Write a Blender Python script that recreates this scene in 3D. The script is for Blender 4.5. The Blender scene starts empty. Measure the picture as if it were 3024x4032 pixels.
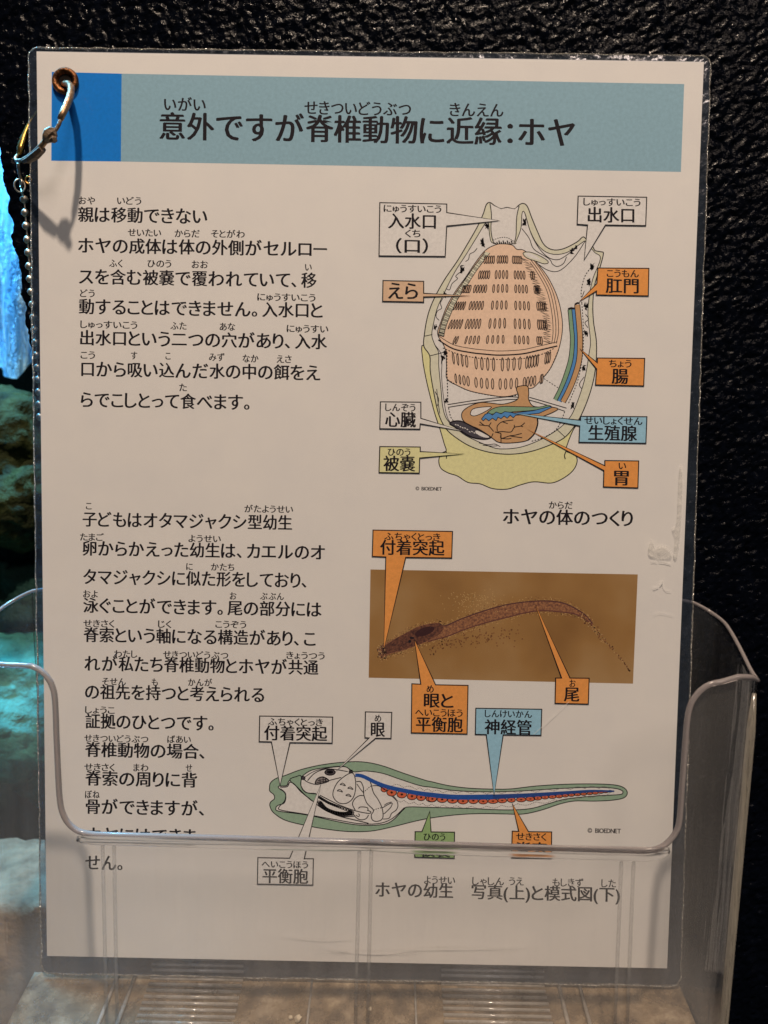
# A laminated information sheet standing in a clear acrylic leaflet holder on a rough black wall
import bpy, bmesh, math, random
import numpy as np
from mathutils import Vector, Matrix
from mathutils.geometry import tessellate_polygon

SC = bpy.context.scene
COL = SC.collection
# ------------------------------------------------------------------ camera
CAM = Vector((0.00783252, -0.260744, 0.17026575))
ROT = ((0.99984959, -0.00384248, -0.01691226),     # columns: right, forward, up
       (0.00493594, 0.99786682, 0.06509570),
       (0.01662606, -0.06516938, 0.99773570))
F, CX, CY = 3150.0, 1512.0, 2016.0                 # focal length and centre for the 3024 x 4032 photograph
cam = bpy.data.cameras.new('camera')
cam.sensor_fit = 'VERTICAL'; cam.sensor_height = 24.0; cam.lens = 24.0 * F / 4032.0
cam.clip_start = 0.005; cam.clip_end = 50
cam.dof.use_dof = True; cam.dof.focus_distance = 0.262; cam.dof.aperture_fstop = 9.0
co = bpy.data.objects.new('camera', cam); COL.objects.link(co)
R = Matrix(ROT)
co.matrix_world = Matrix.Translation(CAM) @ Matrix((
    (ROT[0][0], ROT[0][2], -ROT[0][1]), (ROT[1][0], ROT[1][2], -ROT[1][1]), (ROT[2][0], ROT[2][2], -ROT[2][1]))).to_4x4()
SC.camera = co

# ------------------------------------------------------------------ light (an indoor display: one warm ceiling spot, dim room)
w = bpy.data.worlds.new('World'); SC.world = w; w.use_nodes = True
w.node_tree.nodes['Background'].inputs[0].default_value = (0.60, 0.82, 1.0, 1)
w.node_tree.nodes['Background'].inputs[1].default_value = 0.042

def area(name, loc, target, size, energy, color, shape='DISK'):
    l = bpy.data.lights.new(name, 'AREA'); l.shape = shape; l.size = size; l.energy = energy; l.color = color
    o = bpy.data.objects.new(name, l); COL.objects.link(o); o.location = loc
    o.rotation_euler = (Vector(target) - Vector(loc)).to_track_quat('-Z', 'Y').to_euler()
    return o
area('ceiling_spot', (-0.01, -0.75, 1.55), (0, 0, .2), .065, 27.0, (1, .79, .61))
area('room_light', (0.5, -1.3, 1.3), (0, 0, .15), .4, 6.6, (1, .80, .68))
area('tank_lamp', (-0.27, 0.075, .58), (-.21, .17, .27), .10, 9.5, (.16, .62, 1.0))

SC.view_settings.view_transform = 'Standard'; SC.view_settings.look = 'None'
SC.view_settings.exposure = 0; SC.view_settings.gamma = 1
SC.cycles.transparent_max_bounces = 32; SC.cycles.max_bounces = 12; SC.cycles.transmission_bounces = 12
SC.cycles.use_denoising = True
SC.cycles.sample_clamp_indirect = 3.0

# ------------------------------------------------------------------ helpers
def at(u, v, Y=0.0):
    """photo pixel -> point of the plane at depth Y (the sheet is the plane Y = 0)"""
    d = R @ Vector(((u - CX) / F, 1, -(v - CY) / F))
    return CAM + d * ((Y - CAM.y) / d.y)

def mesh_obj(name, verts, faces, mats, parent=None, idx=None, smooth=False):
    m = bpy.data.meshes.new(name); m.from_pydata([tuple(p) for p in verts], [], faces)
    for k in (mats if isinstance(mats, (list, tuple)) else [mats]): m.materials.append(k)
    if idx is not None: m.polygons.foreach_set('material_index', idx)
    if smooth: m.polygons.foreach_set('use_smooth', [True] * len(m.polygons))
    m.update()
    o = bpy.data.objects.new(name, m); COL.objects.link(o)
    if parent is not None:
        o.parent = parent; o.matrix_parent_inverse = Matrix.Translation(-parent.location)
    return o

def thing(name, loc, label, cat, group=None):
    o = bpy.data.objects.new(name, None); COL.objects.link(o); o.location = loc; o.empty_display_size = .01
    o['label'] = label; o['category'] = cat
    if group: o['group'] = group
    return o

def nodes(name):
    m = bpy.data.materials.new(name); m.use_nodes = True; nt = m.node_tree; nt.nodes.clear()
    out = nt.nodes.new('ShaderNodeOutputMaterial')
    return m, nt, out
def N(nt, t, **kw):
    n = nt.nodes.new(t)
    for k, v in kw.items():
        if k in n.inputs: n.inputs[k].default_value = v
        else: setattr(n, k, v)
    return n
def L(nt, a, b): nt.links.new(a, b)
def rgb(c): return (c[0], c[1], c[2], 1)
def lin(c): return [((x / 255) / 12.92 if x < 10.31 else ((x / 255 + .055) / 1.055) ** 2.4) for x in c]
def tint_of(*c):   # ink colour as seen beside the paper (186,168,148 under the same light) -> reflectance
    p = lin((186, 168, 148)); return [min(.92, max(.004, .80 * a / b)) for a, b in zip(lin(c), p)]

def noise(nt, scale, detail=3, rough=.55, coord='Object', stretch=None, dist=0):
    tc = N(nt, 'ShaderNodeTexCoord'); src = tc.outputs[coord]
    if stretch:
        mp = N(nt, 'ShaderNodeMapping'); mp.inputs['Scale'].default_value = stretch
        L(nt, src, mp.inputs['Vector']); src = mp.outputs[0]
    n = N(nt, 'ShaderNodeTexNoise', Scale=scale, Detail=detail, Roughness=rough, Distortion=dist)
    L(nt, src, n.inputs['Vector']); return n
def ramp(nt, src, stops):
    r = N(nt, 'ShaderNodeValToRGB'); e = r.color_ramp.elements
    while len(e) < len(stops): e.new(.5)
    for k, (p, c) in zip(e, stops): k.position = p; k.color = rgb(c) if isinstance(c, (list, tuple)) else (c, c, c, 1)
    L(nt, src, r.inputs[0]); return r
def bump(nt, h, dist, strength=1.0, normal=None):
    b = N(nt, 'ShaderNodeBump', Strength=strength, Distance=dist); L(nt, h, b.inputs['Height'])
    if normal: L(nt, normal, b.inputs['Normal'])
    return b

_ink = {}
def ink(*c):
    k = tuple(c)
    if k not in _ink:
        m, nt, out = nodes('printed_ink')
        b = N(nt, 'ShaderNodeBsdfPrincipled', Roughness=.6); b.inputs['Specular IOR Level'].default_value = .12
        n = noise(nt, 900, 2); base = tint_of(*c)
        r = ramp(nt, n.outputs['Fac'], [(.3, [x * .93 for x in base]), (.7, [min(.95, x * 1.05) for x in base])])
        L(nt, r.outputs[0], b.inputs['Base Color']); L(nt, b.outputs[0], out.inputs[0]); _ink[k] = m
    return _ink[k]

def paper_mat():
    m, nt, out = nodes('paper')
    b = N(nt, 'ShaderNodeBsdfPrincipled', Roughness=.65); b.inputs['Specular IOR Level'].default_value = .2
    n = noise(nt, 60, 5, .65); r = ramp(nt, n.outputs['Fac'], [(.3, (.775, .775, .775)), (.7, (.82, .815, .80))])
    L(nt, r.outputs[0], b.inputs['Base Color']); L(nt, b.outputs[0], out.inputs[0]); return m

def plastic(name, haze, hazecol=(.8, .8, .8), tint=(.97, .97, .97), rough=.08, streak=None, f0=.04, bmp=None, hz_noise=(40, .5), trans=.3, haze_z=None):
    """clear plastic: sees straight through, scuffed haze, fresnel gloss that depends only on the angle of the surface"""
    m, nt, out = nodes(name)
    tr = N(nt, 'ShaderNodeBsdfTransparent', Color=rgb(tint))
    df = N(nt, 'ShaderNodeBsdfDiffuse', Color=rgb(hazecol)); tl = N(nt, 'ShaderNodeBsdfTranslucent', Color=rgb(hazecol))
    dm = N(nt, 'ShaderNodeMixShader', Fac=trans); L(nt, df.outputs[0], dm.inputs[1]); L(nt, tl.outputs[0], dm.inputs[2])
    n = noise(nt, hz_noise[0], 5, .7, stretch=streak)
    mr = N(nt, 'ShaderNodeMapRange'); mr.inputs[1].default_value = .3; mr.inputs[2].default_value = .7
    mr.inputs[3].default_value = haze * (1 - hz_noise[1]); mr.inputs[4].default_value = haze * (1 + hz_noise[1])
    L(nt, n.outputs['Fac'], mr.inputs[0])
    hz = mr.outputs[0]
    if haze_z:   # (low z, high z, factor low, factor high): scales the haze by height
        tc = N(nt, 'ShaderNodeTexCoord'); sp = N(nt, 'ShaderNodeSeparateXYZ'); L(nt, tc.outputs['Object'], sp.inputs[0])
        dr = N(nt, 'ShaderNodeMapRange'); L(nt, sp.outputs['Z'], dr.inputs[0])
        for q, v_ in zip((1, 2, 3, 4), haze_z): dr.inputs[q].default_value = v_
        mu = N(nt, 'ShaderNodeMath', operation='MULTIPLY'); L(nt, hz, mu.inputs[0]); L(nt, dr.outputs[0], mu.inputs[1]); hz = mu.outputs[0]
    m1 = N(nt, 'ShaderNodeMixShader'); L(nt, hz, m1.inputs[0]); L(nt, tr.outputs[0], m1.inputs[1]); L(nt, dm.outputs[0], m1.inputs[2])
    lw = N(nt, 'ShaderNodeLayerWeight', Blend=.5)
    pw = N(nt, 'ShaderNodeMath', operation='POWER'); pw.inputs[1].default_value = 4.5; L(nt, lw.outputs['Facing'], pw.inputs[0])
    ma = N(nt, 'ShaderNodeMath', operation='MULTIPLY_ADD', use_clamp=True); ma.inputs[1].default_value = .9; ma.inputs[2].default_value = f0
    L(nt, pw.outputs[0], ma.inputs[0])
    gl = N(nt, 'ShaderNodeBsdfGlossy', Roughness=rough)
    if bmp:
        bn = noise(nt, bmp[0], 3, .5, stretch=bmp[2] if len(bmp) > 2 else None); bb = bump(nt, bn.outputs['Fac'], bmp[1])
        L(nt, bb.outputs[0], gl.inputs['Normal'])
    m2 = N(nt, 'ShaderNodeMixShader'); L(nt, ma.outputs[0], m2.inputs[0]); L(nt, m1.outputs[0], m2.inputs[1]); L(nt, gl.outputs[0], m2.inputs[2])
    L(nt, m2.outputs[0], out.inputs[0]); return m

def princ(name, c1, c2=None, rough=.5, metal=0, scale=50, bmp=None, spec=.5, detail=4, stops=(.35, .65), stretch=None):
    m, nt, out = nodes(name)
    b = N(nt, 'ShaderNodeBsdfPrincipled', Roughness=rough, Metallic=metal); b.inputs['Specular IOR Level'].default_value = spec
    n = noise(nt, scale, detail, .6, stretch=stretch)
    r = ramp(nt, n.outputs['Fac'], [(stops[0], c1), (stops[1], c2 or c1)]); L(nt, r.outputs[0], b.inputs['Base Color'])
    if bmp:
        bn = noise(nt, bmp[0], 5, .6, stretch=stretch); L(nt, bump(nt, bn.outputs['Fac'], bmp[1]).outputs[0], b.inputs['Normal'])
    L(nt, b.outputs[0], out.inputs[0]); return m

# ---- flat print: shapes collected per colour, each shape on its own thin layer of ink
STEP = 3e-6
class Crop:
    def __init__(s, x0, y0, w_, out=1659.0): s.x0, s.y0, s.k = x0, y0, w_ / out
    def __call__(s, p): return (s.x0 + p[0] * s.k, s.y0 + p[1] * s.k)
FULL = Crop(0, 0, 3024, 3024)
TI = Crop(560, 340, 1760); A = Crop(200, 740, 1200); B = Crop(200, 1900, 1200); D = Crop(1400, 740, 1300)
E_ = Crop(1400, 2040, 1300); FF = Crop(900, 2700, 1700); G = Crop(0, 3000, 1512)
D1 = Crop(1640, 760, 800); L1 = Crop(1040, 2960, 700); L2 = Crop(1700, 2960, 800); Q = Crop(1440, 2240, 1100)
INK = (20, 14, 16)

def smooth_pts(p, closed=False, n=5):
    q = []; m = len(p)
    for i in range(m if closed else m - 1):
        if closed: a, b, c, d = p[i - 1], p[i], p[(i + 1) % m], p[(i + 2) % m]
        else: a, b, c, d = p[max(i - 1, 0)], p[i], p[i + 1], p[min(i + 2, m - 1)]
        for k in range(n):
            t = k / n; t2, t3 = t * t, t * t * t
            q.append(tuple(.5 * (2 * b[j] + (c[j] - a[j]) * t + (2 * a[j] - 5 * b[j] + 4 * c[j] - d[j]) * t2 + (3 * b[j] - a[j] - 3 * c[j] + d[j]) * t3) for j in (0, 1)))
    if not closed: q.append(p[-1])
    return q

class Print:
    def __init__(s, base=0): s.v = []; s.f = []; s.i = []; s.m = []; s.layer = base
    def mi(s, c):
        m = c if isinstance(c, bpy.types.Material) else ink(*c)
        if m not in s.m: s.m.append(m)
        return s.m.index(m)
    def add(s, pts, faces, c, layer=None):
        y = -(s.layer if layer is None else layer) * STEP
        k = len(s.v); i = s.mi(c)
        for u, v in pts:
            p = at(u, v); s.v.append((p.x, y, p.z))
        for f in faces: s.f.append(tuple(k + j for j in f)); s.i.append(i)
    def fill(s, crop, pts, c, curve=False, up=True):
        if curve: pts = smooth_pts(pts, True)
        q = [crop(p) for p in pts]
        tri = tessellate_polygon([[Vector((a, b, 0)) for a, b in q]])
        if up: s.layer += 1
        s.add(q, tri, c)
    def line(s, crop, pts, width, c=INK, curve=False, closed=False, taper=None):
        """width in full photo pixels"""
        if curve: pts = smooth_pts(pts, closed)
        q = [crop(p) for p in pts]
        q = [p for i, p in enumerate(q) if i == 0 or math.hypot(p[0] - q[i - 1][0], p[1] - q[i - 1][1]) > .4]
        n = len(q)
        if n < 2: return
        vs = []
        for i, p in enumerate(q):
            a = q[i - 1] if (i or closed) else p; b = q[(i + 1) % n] if (i < n - 1 or closed) else p
            d1 = Vector((p[0] - a[0], p[1] - a[1])); d2 = Vector((b[0] - p[0], b[1] - p[1]))
            if d1.length < 1e-6: d1 = d2
            if d2.length < 1e-6: d2 = d1
            d1 = d1.normalized(); d2 = d2.normalized(); t = d1 + d2
            t = t.normalized() if t.length > 1e-3 else d1
            nn = Vector((-t.y, t.x)); sc = 1 / max(.45, abs(nn.dot(Vector((-d1.y, d1.x)))))
            h = 1.18 * (width if taper is None else width + (taper - width) * i / (n - 1)) / 2 * sc
            vs += [(p[0] + nn.x * h, p[1] + nn.y * h), (p[0] - nn.x * h, p[1] - nn.y * h)]
        fs = [(2 * i, 2 * i + 1, 2 * i + 3, 2 * i + 2) for i in range(n - 1)]
        if closed: fs.append((2 * n - 2, 2 * n - 1, 1, 0))
        s.add(vs, fs, c, s.layer + .5)
    def dash(s, crop, pts, width, dlen=7, gap=5, c=INK, curve=True):
        if curve: pts = smooth_pts(pts, False, 8)
        q = [crop(p) for p in pts]; acc = 0; on = True; cur = [q[0]]
        for i in range(len(q) - 1):
            a, b = Vector(q[i]), Vector(q[i + 1]); l = (b - a).length; pos = 0
            while l - pos > 1e-6:
                need = (dlen if on else gap) - acc; st = min(need, l - pos); pos += st; acc += st
                p = tuple(a + (b - a) * (pos / l))
                if on: cur.append(p)
                if acc >= (dlen if on else gap) - 1e-6:
                    if on and len(cur) > 1: s.line(FULL, cur, width, c)
                    on = not on; acc = 0; cur = [p]
        if on and len(cur) > 1: s.line(FULL, cur, width, c)
    def shape(s, crop, pts, c, width=3, curve=True, ic=INK):
        s.fill(crop, pts, c, curve); s.line(crop, pts, width, ic, curve, True)
    def ell(s, crop, cx, cy, rx, ry, c=None, width=2.2, rot=0, n=14, ic=INK, up=False):
        ca, sa = math.cos(rot), math.sin(rot)
        p = [(cx + rx * math.cos(t) * ca - ry * math.sin(t) * sa, cy + rx * math.cos(t) * sa + ry * math.sin(t) * ca) for t in [2 * math.pi * k / n for k in range(n)]]
        if c is not None:
            if up: s.layer += 1
            q = [crop(a) for a in p]; s.add(q, [tuple(range(n))], c, s.layer + .25)
        if width: s.line(crop, p, width, ic, False, True)
    def build(s, name, parent, label=None):
        o = mesh_obj(name, s.v, s.f, s.m, parent, s.i)
        if label: o['label'] = label
        return o

# ---- lettering
_gl = {}
def glyph(ch):
    if ch not in _gl:
        c = bpy.data.curves.new('glyph', 'FONT'); c.body = ch; c.resolution_u = 3; c.offset = 0
        o = bpy.data.objects.new('glyph', c); COL.objects.link(o)
        m = bpy.data.meshes.new_from_object(o)
        v = np.array([p.co[:2] for p in m.vertices]).reshape(-1, 2); f = [tuple(p.vertices) for p in m.polygons]
        bpy.data.objects.remove(o); bpy.data.curves.remove(c); bpy.data.meshes.remove(m)
        _gl[ch] = (v, f)
    return _gl[ch]
WEIGHT = 0.026
def is_kanji(ch): return '\u4e00' <= ch <= '\u9fff'
def slope(v): return .0156 + .0044 * (v - 202) / 3562
def text(pr, crop, s, x0, x1, yc, em, c=INK, full=False):
    """ink of the run spans x0..x1 in crop pixels, its centre line starts at yc, em = character size"""
    pen = 0; parts = []
    for ch in s:
        if ch in ' \u3000': pen += .5; continue
        v, f = glyph(ch)
        if '\u3041' <= ch <= '\u30ff' and ch not in 'っゃゅょャー': v = (v - [.5, .38]) * 1.07 + [.5, .38]
        a, b = v[:, 0].min(), v[:, 0].max()
        if is_kanji(ch) or full: parts.append((v + [pen, 0], f)); pen += 1.0
        elif ch in '、。': parts.append((v + [pen - a + .03, 0], f)); pen += b - a + .33
        elif ch == '：': parts.append((v + [pen - a + .2, 0], f)); pen += b - a + .36
        elif ch in '()（）': parts.append((v + [pen - a + .04, 0], f)); pen += b - a + .10
        elif ord(ch) < 256: parts.append((v + [pen - a + .03, 0], f)); pen += b - a + .07
        else: parts.append((v + [pen - a + .07, 0], f)); pen += b - a + .15
    lo = min(p[0][:, 0].min() for p in parts); hi = max(p[0][:, 0].max() for p in parts)
    sx = (x1 - x0) / (hi - lo)
    mid = .38 if ord(s[0]) > 255 else .36
    u0, v0 = crop((x0, yc)); sl = slope(v0)
    for v, f in parts:
        for k, (dx, dy) in enumerate(((-WEIGHT, 0), (WEIGHT, 0), (0, WEIGHT * .7))):   # thickened strokes, each pass on its own layer
            X = (v[:, 0] + dx - lo) * sx * crop.k; Y = -(v[:, 1] + dy - mid) * em * crop.k
            pr.add([(u0 + x - y * sl * .55, v0 + y + x * sl) for x, y in zip(X, Y)], f, c, pr.layer + .5 + k * .5)

# ------------------------------------------------------------------ wall (rough black paint), with the aquarium window at its left
M_wall = None
def wall_mat():
    m, nt, out = nodes('rough_black_paint')
    b = N(nt, 'ShaderNodeBsdfPrincipled', Roughness=.38); b.inputs['Specular IOR Level'].default_value = .08
    n = noise(nt, 300, 4, .6); r = ramp(nt, n.outputs['Fac'], [(.3, (.0006, .0009, .0020)), (.7, (.0018, .0027, .0060))])
    L(nt, r.outputs[0], b.inputs['Base Color'])
    n2 = noise(nt, 700, 3, .5); rr = ramp(nt, noise(nt, 500, 2).outputs['Fac'], [(.35, .10), (.65, .30)]); L(nt, rr.outputs[0], b.inputs['Roughness'])
    L(nt, bump(nt, n2.outputs['Fac'], .0004).outputs[0], b.inputs['Normal']); L(nt, b.outputs[0], out.inputs[0]); return m
M_wall = wall_mat()
rng = np.random.default_rng(7)
def vnoise(x, y, seed):
    """value noise on arrays"""
    xi, yi = np.floor(x).astype(int), np.floor(y).astype(int); xf, yf = x - xi, y - yi
    def h(a, b):
        q = (a * 374761393 + b * 668265263 + seed * 1442695041) & 0x7fffffff
        q = ((q ^ (q >> 13)) * 1274126177) & 0x7fffffff
        return ((q ^ (q >> 16)) & 0xffff) / 65535.0
    s, t = xf * xf * (3 - 2 * xf), yf * yf * (3 - 2 * yf)
    return (h(xi, yi) * (1 - s) + h(xi + 1, yi) * s) * (1 - t) + (h(xi, yi + 1) * (1 - s) + h(xi + 1, yi + 1) * s) * t
def grid_mesh(name, P, mat, nx, nz, smooth=True):
    """P: (nz, nx, 3) array"""
    m = bpy.data.meshes.new(name); V = P.reshape(-1, 3)
    i = np.arange(nz - 1)[:, None] * nx + np.arange(nx - 1)[None, :]
    Fq = np.stack([i, i + 1, i + nx + 1, i + nx], -1).reshape(-1, 4)
    m.vertices.add(len(V)); m.vertices.foreach_set('co', V.astype(np.float32).ravel())
    m.loops.add(Fq.size); m.loops.foreach_set('vertex_index', Fq.ravel().astype(np.int32))
    m.polygons.add(len(Fq)); m.polygons.foreach_set('loop_start', np.arange(len(Fq), dtype=np.int32) * 4)
    m.polygons.foreach_set('loop_total', np.full(len(Fq), 4, np.int32))
    m.materials.append(mat); m.update(calc_edges=True)
    if smooth: m.polygons.foreach_set('use_smooth', np.ones(len(Fq), bool))
    o = bpy.data.objects.new(name, m); COL.objects.link(o); return o
WY = .0085
def edge_x(z):
    zz = np.array([-.16, 0, .1341, .2081, .2914, .42]); xx = np.array([-.072, -.088, -.1022, -.1123, -.1241, -.143])
    return np.interp(z, zz, xx)
def make_wall():
    nx, nz = 560, 860
    z = np.linspace(-.15, .42, nz)[:, None] * np.ones((1, nx))
    t = np.linspace(0, 1, nx)[None, :] * np.ones((nz, 1))
    wav = .0009 * (vnoise(z * 220, z * 0 + 3, 5) - .5) * 2 + .0006 * (vnoise(z * 700, z * 0 + 9, 6) - .5)
    xe = edge_x(z) + wav
    x = xe + (.24 - xe) * t
    a = x * math.cos(.5) + z * math.sin(.5); b = -x * math.sin(.5) + z * math.cos(.5)
    n1 = vnoise(a * 430, b * 900, 1); n2 = vnoise(a * 900 + n1 * 2, b * 1300, 2); n3 = vnoise(x * 1900, z * 2100, 3)
    lump = 1 - np.abs(2 * n1 - 1)
    h = .00065 * lump ** 1.5 + .0008 * n2 + .0003 * n3 + .0006 * vnoise(x * 120, z * 120, 4)
    y = WY - h + .0006
    P = np.stack([x, y, z], -1)
    side = P[:, :1, :].copy(); cols = []
    for k, dy in enumerate((.016, .012, .008, .004, .0015)):
        q = side.copy(); q[..., 1] += dy; q[..., 0] += -.0006 * vnoise(z[:, :1] * 600, z[:, :1] * 0 + k, 11) + .0004; cols.append(q)
    P = np.concatenate(cols + [P], 1)
    o = grid_mesh('wall', P, M_wall, P.shape[1], nz); o['kind'] = 'structure'
    return o
make_wall()

# ---- aquarium seen past the wall's edge
M_curt = None
def curtain_mat():
    m, nt, out = nodes('blue_water_film')
    b = N(nt, 'ShaderNodeBsdfPrincipled', Roughness=.3)
    n = noise(nt, 60, 5, .7, stretch=(3.5, 3.5, .7), dist=1.0)
    r = ramp(nt, n.outputs['Fac'], [(.28, (.05, .22, .50)), (.48, (.13, .47, .88)), (.62, (.36, .72, .95)), (.78, (.75, .92, .95))])
    L(nt, r.outputs[0], b.inputs['Base Color']); L(nt, bump(nt, n.outputs['Fac'], .01).outputs[0], b.inputs['Normal'])
    L(nt, b.outputs[0], out.inputs[0]); return m
def make_tank():
    # back wall of the tank
    o = mesh_obj('tank_back', [(-.6, .36, -.2), (.1, .36, -.2), (.1, .36, .7), (-.6, .36, .7)], [(0, 1, 2, 3)], princ('dark_tank', (.01, .03, .035), (.02, .06, .06), .8, scale=20)); o['kind'] = 'structure'
    # sheet of falling water
    nx, nz = 160, 120
    x = np.linspace(-.42, -.08, nx)[None, :] * np.ones((nz, 1)); t = np.linspace(0, 1, nz)[:, None]
    zb = .217 + .02 * (vnoise(x * 60, x * 0, 21) - .5) + .018 * (vnoise(x * 160, x * 0 + 4, 22) - .3)
    z = zb + (.62 - zb) * t
    y = .165 + .012 * (vnoise(x * 90, z * 14, 23) - .5) + .008 * (vnoise(x * 160, z * 25, 24) - .5) + .02 * t
    o = grid_mesh('water_curtain', np.stack([x, y, z], -1), curtain_mat(), nx, nz)
    o['label'] = 'bright blue sheet of falling water in the tank left of the wall'; o['category'] = 'water curtain'
    mats = [princ('mossy_rock', (.007, .010, .004), (.034, .044, .014), .75, spec=.12, scale=70, bmp=(120, .004)),
            princ('teal_rock', (.004, .020, .018), (.015, .05, .042), .7, spec=.12, scale=60, bmp=(140, .004)),
            princ('cyan_lit_rock', (.015, .13, .115), (.07, .36, .31), .75, spec=.15, scale=45, bmp=(100, .004))]  # last one: teal base colour stands in for cyan tank light
    specs = [((-.200, .150, .172), (.050, .035, .030), 0, 'mossy olive rock just under the blue water curtain'),
             ((-.172, .132, .145), (.030, .028, .024), 0, 'small pale mossy rock leaning on the wall edge under the water curtain'),
             ((-.225, .155, .115), (.058, .040, .032), 1, 'dark teal rock halfway down the tank, under the mossy rocks'),
             ((-.168, .150, .092), (.032, .030, .024), 1, 'smaller dark teal rock beside the wall edge, low in the tank'),
             ((-.192, .120, .048), (.060, .035, .034), 2, 'boulder coloured pale teal for the tank light seen through the left side of the clear holder'),
             ((-.140, .140, .028), (.045, .030, .040), 2, 'stone coloured pale teal for the tank light at the foot of the boulder, behind the holder')]
    for k, (c, s, mi, lab) in enumerate(specs):
        bm = bmesh.new(); bmesh.ops.create_icosphere(bm, subdivisions=5, radius=1)
        V = np.array([v.co[:] for v in bm.verts])
        n = vnoise(V[:, 0] * 2 + 9, V[:, 2] * 2.3 + 5 + V[:, 1], 30 + k) + .5 * vnoise(V[:, 0] * 5 + 20, V[:, 2] * 5 + V[:, 1] * 3 + 20, 40 + k) + .15 * vnoise(V[:, 0] * 16 + 20, V[:, 2] * 16 + V[:, 1] * 9 + 40, 50 + k)
        rr_ = random.Random(k)
        for v, d in zip(bm.verts, n):
            f = .72 + .34 * d; f *= 1 + .05 * rr_.uniform(-1, 1) * (1 if abs(v.co.z) < .8 else .3); v.co = Vector((v.co.x * s[0] * f, v.co.y * s[1] * f, v.co.z * s[2] * f))
        m = bpy.data.meshes.new('rock'); bm.to_mesh(m); bm.free(); m.materials.append(mats[mi])
        m.polygons.foreach_set('use_smooth', [True] * len(m.polygons))
        r = bpy.data.objects.new('rock', m); COL.objects.link(r); r.location = c
        r['label'] = lab; r['category'] = 'rock'; r['group'] = 'rocks in the aquarium'
    # worn sill under the tank opening
    nx, nz = 120, 60
    s = np.linspace(0, 1, nz)[:, None] * np.ones((1, nx)); x = np.linspace(-.5, -.06, nx)[None, :] * np.ones((nz, 1))
    L_ = .20 * s   # unrolled: front face up, then top towards the tank
    y = np.where(L_ < .15, .022, .022 + (L_ - .15)); z = np.where(L_ < .15, -.145 + L_, .005)
    y = y + .001 * vnoise(x * 300, s * 90, 61); z = z + .0016 * (vnoise(x * 200, s * 60, 62) - .5)
    o = grid_mesh('sill', np.stack([x, y, z], -1), princ('worn_tan_stone', (.15, .11, .075), (.45, .34, .23), .8, spec=.15, scale=45, bmp=(200, .0015)), nx, nz)
    o['kind'] = 'structure'
make_tank()

# ------------------------------------------------------------------ laminated sheet
sheet = thing('laminated_sheet', (0, 0, -.0058), 'white laminated information sheet about sea squirts standing in the clear holder', 'information sheet')
cT, cR, cB, cL = at(144, 202), at(2771.6, 243), at(2626.7, 3813), at(185, 3764)
PW = .00022
pv = [cL, cB, cR, cT]
bm = bmesh.new()
nx, nz = 24, 34
verts = []
mesh_obj('paper', [(p.x, 0, p.z) for p in pv] + [(p.x, PW, p.z) for p in pv], [(0, 1, 2, 3), (7, 6, 5, 4), (0, 4, 5, 1), (1, 5, 6, 2), (2, 6, 7, 3), (3, 7, 4, 0)], paper_mat(), sheet)

# laminate pouch: two films welded round the paper
M_film = plastic('laminate_film', .006, (.85, .84, .82), (.99, .99, .99), .09, f0=.024, bmp=(35, .0005), hz_noise=(80, .7))
M_border = plastic('laminate_border', .075, (.20, .26, .36), (.80, .83, .88), .16, f0=.05, bmp=(140, .0008), hz_noise=(200, .6))  # bluish haze colour paints in the border's blue reflection
M_pedge = plastic('pouch_edge', .40, (.62, .58, .50), (.8, .8, .8), .15, f0=.25, bmp=(900, .002), hz_noise=(900, .8))
lam = [(112, 190), (1400, 200), (2795, 222), (2762, 1400), (2718, 2600), (2678, 3882), (1500, 3852), (166, 3830), (140, 2000), (118, 900)]
def rounded(cs, r, n=6):
    out = []; m = len(cs)
    for i, p in enumerate(cs):
        a, b = Vector(cs[i - 1]), Vector(cs[(i + 1) % m]); p = Vector(p)
        d1, d2 = (a - p).normalized(), (b - p).normalized()
        if d1.dot(d2) < -.95: out.append(tuple(p)); continue
        s, e = p + d1 * r, p + d2 * r
        for k in range(n + 1):
            t = k / n; out.append(tuple(s * (1 - t) ** 2 + p * 2 * t * (1 - t) + e * t * t))
    return out
ring_px = rounded([(112, 188), (2798, 220), (2679, 3884), (164, 3832)], 42)
def dense(px, step=40):
    out = []
    for i, p in enumerate(px):
        q = px[(i + 1) % len(px)]; a, b = Vector(p), Vector(q); n = max(1, int((b - a).length / step))
        out += [tuple(a + (b - a) * k / n) for k in range(n)]
    return out
random.seed(4)
ring_px = [(u + random.uniform(-2.2, 2.2), v + random.uniform(-2.2, 2.2)) for u, v in dense(ring_px)]
ring = [at(u, v) for u, v in ring_px]
# front film over the paper: a grid with the slight waves of laminate
FY = -.00032
def film():
    nx, nz = 160, 700
    s = np.linspace(0, 1, nx)[None, :] * np.ones((nz, 1)); t = np.linspace(0, 1, nz)[:, None] * np.ones((1, nx))
    cs = [np.array(p) for p in (cL, cB, cR, cT)]
    P = ((1 - s) * (1 - t))[..., None] * cs[0] + (s * (1 - t))[..., None] * cs[1] + (s * t)[..., None] * cs[2] + ((1 - s) * t)[..., None] * cs[3]
    h = .0002 * vnoise(P[..., 0] * 60, P[..., 2] * 45, 71)
    # blisters near the bottom weld and at the right edge
    for bx, bz, rx, rz, hh in ((.005, .006, .012, .0013, .0012), (.030, .0075, .018, .0011, .0010), (-.012, .0095, .009, .0010, .0008)):
        h = h + hh * np.exp(-((P[..., 0] - bx) / rx) ** 2 - ((P[..., 2] - bz) / rz) ** 2)
    P[..., 1] = FY - h
    o = grid_mesh('front_film', P, M_film, nx, nz); o.parent = sheet; o.matrix_parent_inverse = Matrix.Translation(-sheet.location)
film()
n = len(ring)
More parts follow.
